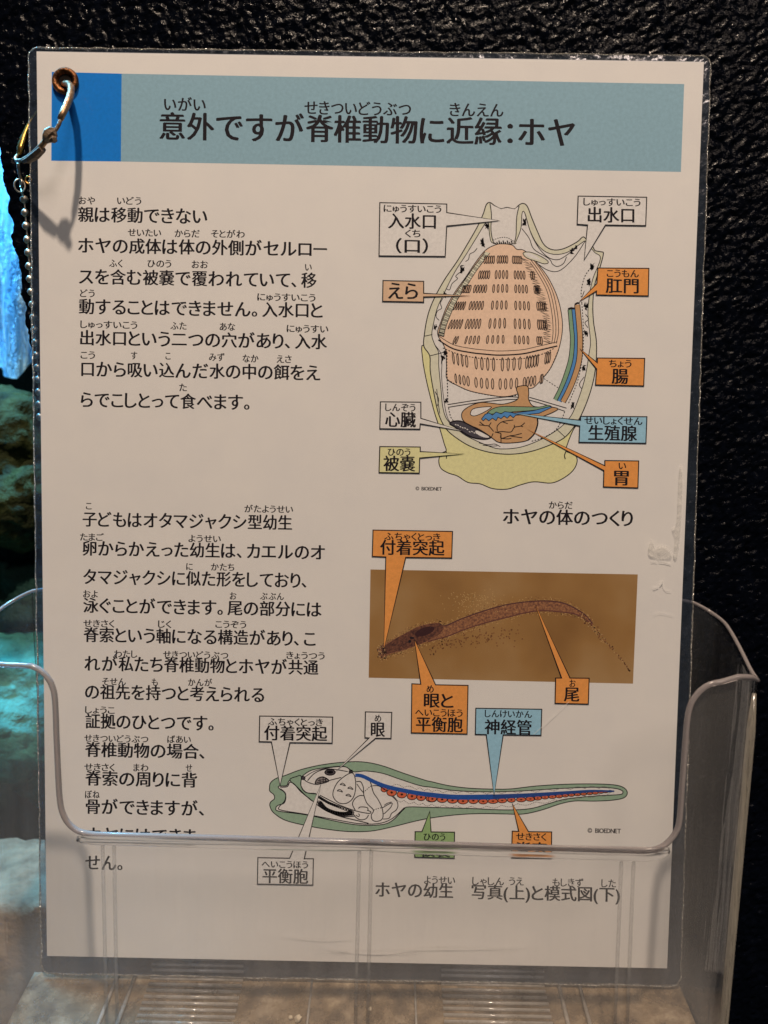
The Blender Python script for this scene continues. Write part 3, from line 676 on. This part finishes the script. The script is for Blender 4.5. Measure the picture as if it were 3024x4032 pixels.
    p.dash(L1, [(1020, 545), (1060, 530), (1110, 520)], 2.8, 5, 4); p.line(L1, [(1110, 520), (1160, 490), (1195, 480), (1180, 520), (1130, 570), (1115, 580)], 2.8, curve=True); p.line(L1, [(1120, 500), (1150, 480), (1190, 468)], 2.6)
    p.line(L1, [(1150, 390), (1210, 430), (1245, 470)], 2.4, curve=True)
    # scalloped muscle outlines
    for yt, yb, x0 in ((.0, 0, 0),):
        for k in range(9):
            u0 = L1((1170 + 0, 320)); 
    top = [L1((1190, 318)), L1((1420, 352)), L2((0, 328)), L2((200, 340)), L2((450, 345)), L2((700, 338)), L2((1000, 320)), L2((1250, 300)), L2((1450, 302))]
    bt = [L1((1230, 440)), L1((1400, 470)), L2((0, 428)), L2((200, 440)), L2((450, 445)), L2((700, 425)), L2((1000, 392)), L2((1250, 362)), L2((1450, 340))]
    for q, s in ((top, -1), (bt, 1)):
        c = smooth_pts(q, n=2)
        for i in range(len(c) - 1):
            m_ = ((c[i][0] + c[i + 1][0]) / 2, (c[i][1] + c[i + 1][1]) / 2 + s * 9); p.dash(FULL, [c[i], m_, c[i + 1]], 2.0, 4, 3, (84, 70, 64))
    # notochord
    OR = (176, 80, 48)
    cells = [(L1((x, y)), rx * .42, ry * .42) for x, y, rx, ry in ((1120, 350, 30, 26), (1190, 380, 46, 34), (1285, 398, 46, 34), (1380, 415, 46, 34), (1465, 425, 42, 32), (1560, 437, 50, 32))]
    cells += [(L2((x, y)), rx * .48, ry * .48) for x, y, rx, ry in ((5, 385, 36, 25), (85, 390, 42, 25), (170, 397, 42, 24), (255, 403, 42, 24), (340, 400, 40, 24), (420, 405, 38, 22), (500, 403, 42, 20), (575, 398, 38, 20), (650, 393, 34, 20), (730, 390, 40, 19), (805, 385, 38, 19), (865, 378, 32, 17), (925, 370, 30, 16), (985, 367, 30, 15), (1040, 362, 28, 15), (1090, 357, 26, 13), (1140, 352, 26, 13), (1190, 348, 25, 12), (1240, 344, 25, 12), (1290, 340, 24, 11), (1335, 336, 24, 12), (1380, 330, 22, 10), (1420, 326, 20, 9), (1455, 322, 16, 8))]
    for (x, y), rx, ry in cells:
        p.layer += .2; p.ell(FULL, x, y, rx, ry, OR, 2.6, n=12); p.ell(FULL, x, y, rx * .26, ry * .30, (44, 36, 44), 0, n=8)
    p.layer += 1
    nb = [L1((850, 218)), L1((920, 228)), L1((1050, 290)), L1((1180, 335)), L1((1400, 380)), L2((0, 352)), L2((200, 370)), L2((500, 368))]
    p.line(FULL, nb, 11, (30, 62, 110), True, taper=17)
    p.line(FULL, [L2((500, 368)), L2((800, 354)), L2((1100, 334)), L2((1300, 320)), L2((1490, 322))], 16, (32, 54, 96), True, taper=5)
part_print('larva_drawing', diagram, 'printed green outlined diagram of the larva with a blue nerve cord')

# ---- callouts
ORG = (192, 118, 54)
def callout(crop, pts, col, texts, label):
    pr = Print(60); pr.shape(crop, pts, col, 3.6, curve=False)
    o = pr.build('callout', sheet, label)
    tx = Print(63)
    for s, a, b, y, em in texts: text(tx, crop, s, a, b, y, em)
    tx.build('callout_text', o)
callout(D, [(122, 75), (458, 82), (458, 125), (722, 165), (458, 192), (450, 345), (118, 342)], PAPER, [('にゅうすいこう', 142, 430, 103, 42), ('入水口', 165, 402, 166, 84), ('くち', 250, 325, 229, 42), ('（口）', 205, 362, 291, 80)], 'white callout pointing to the upper siphon')
callout(D, [(1118, 42), (1462, 48), (1457, 190), (1255, 187), (1148, 362), (1165, 187), (1113, 183)], PAPER, [('しゅっすいこう', 1145, 1430, 70, 42), ('出水口', 1168, 1398, 135, 84)], 'white callout pointing to the outlet siphon')
callout(D, [(138, 466), (342, 470), (342, 530), (572, 542), (342, 548), (342, 574), (136, 570)], (180, 140, 104), [('えら', 165, 312, 517, 90)], 'peach callout')
callout(D, [(1217, 403), (1473, 405), (1470, 543), (1209, 538), (1210, 518), (1125, 570), (1212, 481)], ORG, [('こうもん', 1262, 1422, 429, 42), ('肛門', 1258, 1420, 491, 82)], 'orange callout, topmost')
callout(D, [(1215, 855), (1452, 857), (1447, 995), (1205, 990), (1211, 910), (1128, 809), (1214, 879)], ORG, [('ちょう', 1273, 1385, 882, 42), ('腸', 1288, 1368, 946, 84)], 'orange callout for the intestine')
callout(D, [(1130, 1148), (1463, 1150), (1458, 1283), (1122, 1278), (1126, 1196), (785, 1130), (1130, 1168)], LEV, [('せいしょくせん', 1150, 1440, 1168, 42), ('生殖腺', 1170, 1412, 1230, 84)], 'blue callout')
callout(D, [(1252, 1370), (1422, 1372), (1418, 1507), (1245, 1502), (1247, 1420), (862, 1212), (1252, 1396)], ORG, [('い', 1322, 1358, 1396, 42), ('胃', 1300, 1370, 1456, 84)], 'orange callout with a long pointer to the stomach')
callout(D, [(125, 1075), (328, 1077), (328, 1158), (540, 1222), (325, 1185), (323, 1212), (122, 1210)], PAPER, [('しんぞう', 150, 300, 1102, 42), ('心臓', 150, 302, 1163, 84)], 'white callout pointing to the heart')
callout(D, [(122, 1300), (325, 1302), (325, 1325), (545, 1336), (322, 1357), (320, 1433), (118, 1430)], (184, 166, 112), [('ひのう', 163, 275, 1326, 42), ('被嚢', 142, 298, 1384, 84)], 'yellow callout')
callout(E_, [(88, 60), (487, 67), (483, 200), (252, 197), (142, 660), (152, 195), (84, 192)], ORG, [('ふちゃくとっき', 145, 425, 91, 42), ('付着突起', 125, 445, 146, 82)], 'orange callout above the larva photograph')
callout(E_, [(283, 832), (328, 834), (296, 610), (402, 837), (565, 840), (560, 1084), (280, 1078)], ORG, [('め', 358, 392, 857, 42), ('眼と', 345, 490, 915, 80), ('へいこうほう', 300, 537, 975, 42), ('平衡胞', 305, 537, 1034, 82)], 'tall orange callout under the larva photograph')
callout(E_, [(1005, 803), (1035, 803), (903, 435), (1077, 803), (1173, 804), (1169, 934), (1002, 930)], ORG, [('お', 1075, 1105, 829, 42), ('尾', 1048, 1122, 884, 80)], 'small orange callout pointing to the tail')
callout(FF, [(120, 116), (400, 120), (398, 220), (236, 218), (198, 383), (165, 215), (118, 214)], PAPER, [('ふちゃくとっき', 152, 362, 137, 31), ('付着突起', 138, 378, 180, 62)], 'white callout at the head of the larva diagram')
callout(FF, [(526, 100), (627, 102), (624, 202), (565, 201), (412, 328), (540, 200), (524, 199)], PAPER, [('め', 562, 586, 124, 31), ('眼', 548, 600, 167, 62)], 'small white callout pointing to the eye')
callout(FF, [(950, 86), (1203, 90), (1200, 190), (1055, 188), (1020, 422), (990, 187), (948, 186)], LEV, [('しんけいかん', 985, 1165, 106, 31), ('神経管', 985, 1163, 157, 62)], 'blue callout pointing to the nerve cord')
callout(FF, [(113, 660), (235, 662), (355, 378), (291, 664), (326, 664), (324, 765), (111, 761)], PAPER, [('へいこうほう', 128, 305, 684, 31), ('平衡胞', 132, 305, 729, 62)], 'white callout under the holder rim')
callout(FF, [(717, 560), (743, 560), (773, 482), (778, 561), (868, 562), (867, 662), (715, 658)], (122, 136, 82), [('ひのう', 750, 832, 579, 31), ('被嚢', 738, 850, 628, 62)], 'green callout crossed by the holder rim')
callout(FF, [(1090, 558), (1115, 559), (1090, 452), (1152, 560), (1241, 561), (1240, 662), (1087, 660)], ORG, [('せきさく', 1105, 1220, 578, 31), ('脊索', 1102, 1222, 628, 62)], 'orange callout crossed by the holder rim')

# ---- old adhesive marks on the film
def residue(pts, name='adhesive_mark'):
    pr = Print(0); pr.fill(FULL, pts, M_res, True)
    for i, v in enumerate(pr.v): pr.v[i] = (v[0], FY - .00024, v[2])
    pr.build(name, sheet)
M_res = plastic('dried_adhesive', .34, (.93, .92, .88), (1, 1, 1), .25, f0=.07, hz_noise=(420, .95), trans=0)
residue([(2672, 1850), (2686, 1860), (2680, 2060), (2665, 2190), (2650, 2190), (2655, 2120), (2645, 2080), (2662, 2050)])
residue([(2556, 2130), (2570, 2128), (2580, 2150), (2612, 2145), (2640, 2170), (2640, 2195), (2600, 2200), (2560, 2190), (2550, 2170)])

# scratches and small creases of the film
M_scr = plastic('film_scratch', .75, (.95, .95, .93), (1, 1, 1), .25, f0=.08, trans=0)
def scratch(pts, w_):
    pr = Print(0); pr.line(FULL, pts, w_, M_scr, True)
    for i, v in enumerate(pr.v): pr.v[i] = (v[0], FY - .00026, v[2])
    pr.build('scratch', sheet)
for q, w_ in (([(2562, 2209), (2575, 2207), (2586, 2210)], 2.4), ([(2592, 2208), (2618, 2211), (2640, 2217)], 2.6), ([(2569, 2314), (2580, 2312), (2592, 2306)], 3), ([(2596, 2303), (2605, 2292), (2608, 2284)], 4), ([(2606, 2290), (2610, 2308), (2622, 2322), (2640, 2324)], 1.6), ([(2572, 2418), (2600, 2410), (2648, 2420)], 1.2), ([(700, 1180), (724, 1210)], 1.2), ([(2100, 2890), (2240, 2760)], 1.2)): scratch(q, w_)
for (u0, v0, u1, v1, r_) in ((1255, 3752, 1380, 3748, .00022), (1335, 3747, 1372, 3744, .00030), (1478, 3757, 1560, 3755, .00026), (1545, 3754, 1655, 3752, .00018), (1718, 3722, 1732, 3723, .00026), (640, 3716, 650, 3717, .00020), (290, 3760, 300, 3759, .0002)):
    m_ = max(3, int((u1 - u0) / 12)); pts = []
    for k in range(m_ + 1):
        p = at(u0 + (u1 - u0) * k / m_, v0 + (v1 - v0) * k / m_ + random.uniform(-1.6, 1.6)); pts.append((p.x, FY - .0001, p.z))
    tube('film_crease', pts, [r_ * (.25 + .75 * math.sin(math.pi * k / m_)) * random.uniform(.6, 1.1) for k in range(m_ + 1)], M_film, sheet, seg=8)

# ---- eyelet
eyelet_c = at(261, 324)
M_bronze = princ('tarnished_bronze', (.06, .022, .010), (.26, .11, .04), .38, .9, scale=500, bmp=(900, .0004))
def lathe(name, prof, c, mat, parent, seg=36, hole=None):
    V = []; Fc = []
    for r, y in prof:
        for k in range(seg):
            a = 2 * math.pi * k / seg; V.append((c.x + r * math.cos(a), c.y + y, c.z + r * math.sin(a)))
    for i in range(len(prof) - 1):
        for k in range(seg): Fc.append((i * seg + k, i * seg + (k + 1) % seg, (i + 1) * seg + (k + 1) % seg, (i + 1) * seg + k))
    return mesh_obj(name, V, Fc, mat, parent, smooth=True)
lathe('eyelet', [(.0042, -.0006), (.0041, -.0012), (.0035, -.0018), (.0028, -.0016), (.0022, -.0009), (.0019, .0002), (.0019, .0016)], eyelet_c, M_bronze, sheet)
lathe('eyelet_shade', [(.0020, -.00085), (.0001, -.00083)], eyelet_c, princ('painted_hole_shade', (.008, .006, .005), None, .9, spec=.1), sheet)  # dark disc painted as the shade inside the eyelet

# ------------------------------------------------------------------ binder ring
def Z1(x, y, Y): return at(x * .31646, 200 + y * .31646, Y)
M_tape = princ('brown_taped_wire', (.10, .060, .032), (.24, .17, .11), .55, .15, scale=500, bmp=(700, .0006))
M_wire = princ('worn_brass_wire', (.20, .115, .06), (.40, .27, .16), .42, .8, scale=350, bmp=(500, .0004))
M_gold = princ('gold_wire', (.50, .24, .05), (.85, .50, .14), .25, 1.0, scale=300)
ringo = thing('binder_ring', Z1(790, 430, 0), 'rusty open binder ring through the eyelet at the sheet corner', 'binder ring')
tube('upper_wire', [tuple(q) for q in [Z1(760, 440, .0015), Z1(800, 410, -.001), Z1(855, 415, -.0035), Z1(885, 455, -.0060), Z1(882, 520, -.0080), Z1(862, 600, -.0100), Z1(825, 690, -.0120), Z1(780, 780, -.0132), Z1(750, 850, -.0138)]],
     [.0007, .0009, .00105, .0011, .0011, .0011, .0011, .00105, .0009], M_wire, ringo, seg=14)
tube('bare_wire', [Z1(765, 820, -.0136), Z1(735, 915, -.0140), Z1(700, 975, -.0142), Z1(650, 1035, -.0142)], [.0006, .0006, .0006, .0006], M_tape, ringo, seg=10)
tube('taped_joint', [Z1(690, 985, -.0142), Z1(665, 1000, -.0142), Z1(620, 1040, -.0140), Z1(590, 1085, -.0138), Z1(560, 1125, -.0134)], [.0007, .0017, .0021, .0018, .0010], M_tape, ringo, seg=7, smooth=False)
tube('tape_knot', [Z1(625, 1120, -.0150), Z1(665, 1100, -.0154), Z1(705, 1095, -.0150)], [.0006, .0011, .0007], M_tape, ringo, seg=6, smooth=False)
tube('lower_wire', [Z1(600, 1080, -.0136), Z1(520, 1180, -.0124), Z1(430, 1265, -.0105), Z1(340, 1330, -.0080), Z1(270, 1365, -.0058), Z1(205, 1368, -.0035), Z1(192, 1335, -.0020), Z1(215, 1295, -.0008)], [.0009, .00085, .0008, .0007, .0006, .00055, .0005, .0004], M_wire, ringo, seg=12)
tube('tape_flap', [Z1(530, 1215, -.0122), Z1(450, 1290, -.0104), Z1(360, 1350, -.0082), Z1(290, 1375, -.0064)], [.0012, .0014, .0011, .0007], M_tape, ringo, seg=6, smooth=False)
tube('rear_wire', [Z1(240, 1290, .0002), Z1(262, 1200, .0012), Z1(300, 1080, .0020), Z1(345, 950, .0028), Z1(385, 870, .0032), Z1(412, 825, .0034), Z1(560, 620, .0034), Z1(700, 500, .0032)], [.0008, .0012, .0011, .0007, .0005, .00035, .00035, .0004], M_gold, ringo, seg=12)

# ball chain hanging from the ring
M_steel = princ('dull_steel_balls', (.28, .25, .20), (.58, .53, .44), .36, .85, scale=300)
ch = thing('ball_chain', at(78, 650, .002), 'dull steel ball chain hanging from the binder ring beside the sheet edge', 'ball chain')
def Z3(x, y, Y=.0035): return at(x * .6329, 900 + y * .6329, Y)
tube('clasp', [Z1(225, 1400, 0), Z1(230, 1460, .001), Z1(240, 1530, .0016), Z1(262, 1600, .002)], .0005, M_steel, ch, seg=8)
def loop(name, c, r, tilt, mat, wire=.00028):
    return tube(name, [(c.x + r * math.cos(t) * math.cos(tilt), c.y + r * math.cos(t) * math.sin(tilt), c.z + 1.25 * r * math.sin(t)) for t in [2 * math.pi * k / 20 for k in range(20)]], wire, mat, ch, closed=True, seg=8)
loop('clasp_ring', Z1(245, 1680, .0022), .0016, .5, M_steel, .0003); loop('clasp_ring', Z1(262, 1650, .0018), .0010, -.9, M_steel)
loop('clasp_ring', Z1(355, 1610, .0032), .0009, .2, M_gold)
bead_m = None
bp = [Z1(290, 1850, .003), Z1(310, 2020, .003), Z1(325, 2150, .003)]
pts3 = [(172, 70), (178, 150), (183, 235), (189, 315), (196, 395), (204, 473), (210, 553), (216, 632), (222, 710), (228, 788), (236, 865), (240, 940), (244, 1017), (247, 1094), (250, 1171)]
bp = [at(96, 786, .003), at(100, 838, .003), at(104, 890, .003)] + [Z3(x, y, .0032) for x, y in pts3]
bm = bmesh.new(); bmesh.ops.create_uvsphere(bm, u_segments=16, v_segments=10, radius=.00130); bead_m = bpy.data.meshes.new('ball'); bm.to_mesh(bm and bead_m); bm.free()
bead_m.materials.append(M_steel); bead_m.polygons.foreach_set('use_smooth', [True] * len(bead_m.polygons))
for i, q in enumerate(bp):
    o = bpy.data.objects.new('ball', bead_m); COL.objects.link(o); o.parent = ch; o.matrix_parent_inverse = Matrix.Translation(-ch.location); o.location = q
tube('link_wire', [Z1(262, 1720, .003)] + bp, .00028, M_steel, ch, seg=6)

# ------------------------------------------------------------------ clear leaflet holder
M_clear = plastic('clear_acrylic', .022, (.74, .74, .74), (.98, .98, .985), .10, streak=(30, 30, 1.5), f0=.05, bmp=(30, .0012, (3, 3, .4)), hz_noise=(3.2, .45), haze_z=(-.004, .014, 8.0, .9))
M_rim = None
def rim_mat():
    m, nt, out = nodes('moulded_rim')
    tr = N(nt, 'ShaderNodeBsdfTransparent', Color=(.80, .78, .78, 1))
    gl = N(nt, 'ShaderNodeBsdfPrincipled', Roughness=.11, IOR=1.49); gl.inputs['Base Color'].default_value = (.44, .40, .40, 1); gl.inputs['Transmission Weight'].default_value = .45
    mx = N(nt, 'ShaderNodeMixShader', Fac=.82); L(nt, tr.outputs[0], mx.inputs[1]); L(nt, gl.outputs[0], mx.inputs[2]); L(nt, mx.outputs[0], out.inputs[0]); return m
M_rim = rim_mat()
holder = thing('leaflet_holder', (0, -.016, -.015), 'clear acrylic leaflet holder with a cut out front, fixed to the black wall', 'leaflet holder')
XH, YB, YF, RC = .1180, .0040, -.0350, .0085
def scale_x(z): return 1 - .040 * (.11 - z) / .105
# horizontal section, from the middle of the back, round the left side, to the middle of the front (mirrored)
def section(side):
    pts = [(0, YB)]; nb = 30
    pts += [(side * (XH - RC) * (k / nb), YB) for k in range(1, nb + 1)]
    for k in range(1, 9): a = math.pi / 2 * k / 8; pts.append((side * (XH - RC + RC * math.sin(a)), YB - RC + RC * math.cos(a)))
    y0, y1 = YB - RC, YF + RC
    pts += [(side * XH, y0 + (y1 - y0) * k / 14) for k in range(1, 15)]
    for k in range(1, 13): a = math.pi / 2 * k / 12; pts.append((side * (XH - RC + RC * math.cos(a)), y1 - RC * math.sin(a)))
    # front: sampled densely where the cut drops
    xs = [XH - RC - .001 * k for k in range(1, 61)] + [XH - RC - .060 - .005 * k for k in range(1, 10)] + [0]
    pts += [(side * x, YF) for x in xs if x >= 0]
    return pts
def top_of(x, y, side):
    ax = abs(x)
    if y > YB - RC * .98 and ax < XH - 1e-5 or (y >= YB - 1e-6):      # back and its corner
        if ax < .104: return .1262
        t = min(1, (ax - .104) / (XH - .104)); return .1262 - .0075 * t * t
    if ax > XH - 1e-5 or (y > YF + RC - 1e-6):                        # side, sloping forward
        t = (YB - RC - y) / (YB - RC - (YF + RC)); return .1187 - .0085 * t - .0035 * t * t if t < .9 else .1187 - .0085 * t - .0035 * t * t
    return None
def smoothstep(t): t = max(0, min(1, t)); return t * t * (3 - 2 * t)
RIMZ = lambda x: .0588 - (x - 0) * .009
def front_curve(side):
    """top edge over corner and front as a polyline of (x, z)"""
    out_u = [(117, 2625), (150, 2640), (180, 2668), (201, 2705), (212, 2760), (218, 2900), (225, 3060), (231, 3150), (242, 3205), (268, 3250), (310, 3280), (370, 3291)] if side < 0 else \
            [(2852, 2686), (2800, 2698), (2760, 2725), (2730, 2765), (2714, 2815), (2705, 2900), (2690, 3100), (2680, 3230), (2666, 3280), (2630, 3325), (2590, 3348), (2540, 3356)]
    return [(at(u, v, YF).x, at(u, v, YF).z) for u, v in out_u]
def profile(side):
    """3-D polyline of the top edge with the matching section point, middle of back to middle of front"""
    res = []
    sec = section(side)
    zc = .1098
    for x, y in sec:
        if abs(x) >= XH - RC - 1e-6 or y > YF + 1e-6:
            if y <= YF + RC + 1e-6 and y < YB - RC:      # front corner
                t = (YF + RC - y) / RC; z = .1067 + (zc - .1067) * smoothstep(t) - .0006 * math.sin(math.pi * t)
            else: z = top_of(x, y, side)
            res.append(Vector((x * scale_x(z), y, z)))
    fc = front_curve(side)
    x0, z0 = fc[0]
    xs = res[-1].x
    for k in range(1, 5): t = k / 5; res.append(Vector((xs + (x0 - xs) * t, YF, zc + (z0 - zc) * t)))
    fine = smooth_pts(fc, n=4)
    res += [Vector((x, YF, z)) for x, z in fine]
    xe, ze = fine[-1]; zm = .0589
    for k in range(1, 13): t = k / 12; res.append(Vector((xe + (0.0045 - xe) * t, YF, ze + (zm - ze) * t)))
    back = [Vector((x * scale_x(.1262), y, .1262)) for x, y in sec[:31] if abs(x) < .104]
    return back + [p for p in res if not (abs(p.y - YB) < 1e-6 and abs(p.x) < .104 * .99)]
prof = {s: profile(s) for s in (-1, 1)}
for s_ in (-1, 1):      # round off the shoulder where the back turns into the side
    P_ = prof[s_]; ix = [i for i in range(1, len(P_) - 1) if P_[i].y > YF + .004 and abs(P_[i].x) > .085]
    for it in range(14):
        zs = [p.z for p in P_]; xs_ = [p.x for p in P_]; ys_ = [p.y for p in P_]
        for i in ix: P_[i].z = .5 * zs[i] + .25 * (zs[i - 1] + zs[i + 1])
TH = .0016
def skin(s, off):
    P = prof[s]; rows = []; ZB = -.0150
    for p in P:
        sxp = scale_x(p.z); base_x = p.x / sxp
        if p.y <= YF + 1e-6: base_x = p.x; kx = lambda z: 1.0
        col = []
        for j in range(9):
            t = j / 8; z = p.z + (ZB - p.z) * t
            x = base_x * (scale_x(z) if p.y > YF + 1e-6 else 1 if abs(p.x) < .09 else 1 + (scale_x(z) / scale_x(p.z) - 1) * (abs(p.x) - .09) / .024)
            y = p.y
            # inward offset for the thickness
            if off:
                if p.y >= YB - 1e-6: y -= off
                elif p.y <= YF + 1e-6: y += off
                else: x -= s * off; 
            col.append((x, y, z))
        rows.append(col)
    return rows
def holder_panel(name, pick, sides=(-1, 1)):
    V = []; Fc = []
    for s in sides:
        for off in (0, TH):
            rows = skin(s, off); idx = [i for i, p in enumerate(prof[s]) if pick(p)]
            run = [rows[i] for i in range(max(0, idx[0] - 1) if name != 'back_panel' else idx[0], idx[-1] + 1)]
            k = len(V); nn = len(run)
            for r in run: V += r
            for i in range(nn - 1):
                for j in range(8): Fc.append((k + i * 9 + j, k + (i + 1) * 9 + j, k + (i + 1) * 9 + j + 1, k + i * 9 + j + 1))
    return mesh_obj(name, V, Fc, M_clear, holder, smooth=True)
holder_panel('back_panel', lambda p: p.y >= YB - 1e-6)
for s_ in (-1, 1): holder_panel('side_panel', lambda p: YF + 1e-6 < p.y < YB - 1e-6, (s_,))
M_front = plastic('scuffed_clear_front', .045, (.92, .90, .88), (.99, .99, .99), .10, streak=(30, 30, 1.5), f0=.03, bmp=(30, .0012, (3, 3, .4)), hz_noise=(3.2, .35), haze_z=(-.005, .07, 2.2, .8), trans=.1)
fp = holder_panel('front_panel', lambda p: p.y <= YF + 1e-6); fp.data.materials[0] = M_front
rim = prof[-1][::-1] + prof[1][1:]
rad = [.00085 if p.y <= YF + .002 else .0006 for p in rim]
rp = [Vector((p.x, p.y + (TH / 2 if p.y <= YF + .002 else 0), p.z)) for p in rim]
tube('rim', rp, rad, M_rim, holder, seg=10)
# solid rounded lip under the front rim, clear enough to bend the view
m_, nt_, out_ = nodes('solid_clear_lip'); g_ = N(nt_, 'ShaderNodeBsdfGlass', Roughness=.30, IOR=1.16); g_.inputs['Color'].default_value = (1, 1, 1, 1); L(nt_, g_.outputs[0], out_.inputs[0])
lp = [Vector((p.x, YF - .0010, p.z - .0013)) for p in rim if p.y <= YF + 1e-6 and p.z < .0605]
tube('front_lip', lp, [min(.00085, .0003 + .00012 * i_ * 3, .0003 + .00036 * (len(lp) - 1 - i_)) for i_ in range(len(lp))], m_, holder, seg=20)
# added corner beads, their warm haze colour paints in the bright streak
M_corner = plastic('corner_streak_haze', .36, (.92, .86, .72), (.9, .88, .85), .18, f0=.12, hz_noise=(25, .5), streak=(30, 30, 2), trans=.5)
for s_ in (-1, 1):
    pts = []
    for k in range(12):
        z = .1045 - .1185 * k / 11; sc = scale_x(z); pts.append((s_ * ((XH - RC * .30) * sc), YF + RC * .34, z))
    tube('corner_streak', pts, [.0006] + [.0013] * 10 + [.0013], M_corner, holder, seg=10)
# thin moulded ribs in pairs on the front panel
M_rib = plastic('moulded_rib', .12, (.85, .84, .82), (.95, .95, .95), .10, f0=.05, hz_noise=(300, .4))
for (ut, vt, ub, vb) in ((404, 3323, 421, 4100), (449, 3323, 462, 4100), (1415, 3346, 1398, 4100), (1462, 3346, 1446, 4100), (2447, 3390, 2418, 4100), (2495, 3390, 2466, 4100)):
    a, b = at(ut, vt, YF - .0003), at(ub, vb, YF - .0003)
    pts = [a + (b - a) * t for t in (0, .004, .012, .3, .6, 1)]
    tube('rib', pts, [.0002, .0004, .00055, .00055, .00055, .00055], M_rib, holder, seg=10, flat=.8)
# floor with stepped ridges
M_floor = None
def floor_mat():
    m, nt, out = nodes('dusty_clear_floor')
    tr = N(nt, 'ShaderNodeBsdfTransparent', Color=(.85, .83, .80, 1)); df = N(nt, 'ShaderNodeBsdfPrincipled', Roughness=.55)
    n = noise(nt, 130, 6, .7); n2 = noise(nt, 35, 5, .65)
    r = ramp(nt, n.outputs['Fac'], [(.35, (.13, .09, .055)), (.55, (.36, .27, .17)), (.72, (.66, .54, .38))]); L(nt, r.outputs[0], df.inputs['Base Color'])
    f = ramp(nt, n2.outputs['Fac'], [(.30, .22), (.65, .70)])
    mx = N(nt, 'ShaderNodeMixShader'); L(nt, f.outputs[0], mx.inputs[0]); L(nt, tr.outputs[0], mx.inputs[1]); L(nt, df.outputs[0], mx.inputs[2]); L(nt, mx.outputs[0], out.inputs[0]); return m
M_floor = floor_mat()
def floor_z(y): return -.0072 - .0075 * (.0024 - y) / .0374
fx0, fx1 = -.1105, .1105
V = []
for y in (.0024, -.0334):
    z = floor_z(y); V += [(fx0, y, z), (fx1, y, z), (fx0, y, z - .0016), (fx1, y, z - .0016)]
mesh_obj('floor_panel', V, [(0, 1, 5, 4), (2, 6, 7, 3), (0, 2, 3, 1), (4, 5, 7, 6), (0, 4, 6, 2), (1, 3, 7, 5)], M_floor, holder)
M_ridge = plastic('ridged_acrylic', .48, (.74, .70, .64), (.85, .85, .85), .14, f0=.10, hz_noise=(150, .5))
for xa, xb in ((-.0700, -.0385), (.0290, .0640)):
    for k in range(3):
        z = -.0010 - .0021 * k; tube('ridge', [(xa, .0018, z), (xb, .0018, z)], .00055, M_ridge, holder, seg=8)
    y = .0005
    while y > -.032:
        z = floor_z(y) + .0003; tube('ridge', [(xa, y, z), (xb, y, z)], .0006, M_ridge, holder, seg=8); y -= .0024
for x in (-.0815, -.0755, .0690, .0760, -.0150, .0200):
    tube('floor_rib', [(x, .0015, floor_z(.0015) + .0004), (x, -.032, floor_z(-.032) + .0004)], .0007 if abs(x) > .03 else .0004, M_ridge, holder, seg=8)
# crumbs lying on the holder floor
M_crumb = princ('pale_crumb', (.50, .40, .28), (.75, .66, .5), .8, scale=900)
for x, y, r, lab in ((-.0180, -.0145, .0012, 'pale crumb lying on the holder floor, the largest of three'), (-.0205, -.0138, .0007, 'small pale crumb just left of the largest one'), (.0050, -.0100, .0006, 'small pale crumb on the middle of the holder floor')):
    bm = bmesh.new(); bmesh.ops.create_icosphere(bm, subdivisions=2, radius=r)
    rr = random.Random(int(r * 1e5))
    for v in bm.verts: v.co *= rr.uniform(.75, 1.15)
    m = bpy.data.meshes.new('crumb'); bm.to_mesh(m); bm.free(); m.materials.append(M_crumb)
    o = bpy.data.objects.new('crumb', m); COL.objects.link(o); o.location = (x, y, floor_z(y) + r * .8); o['label'] = lab; o['category'] = 'crumb'; o['group'] = 'crumbs on the holder floor'
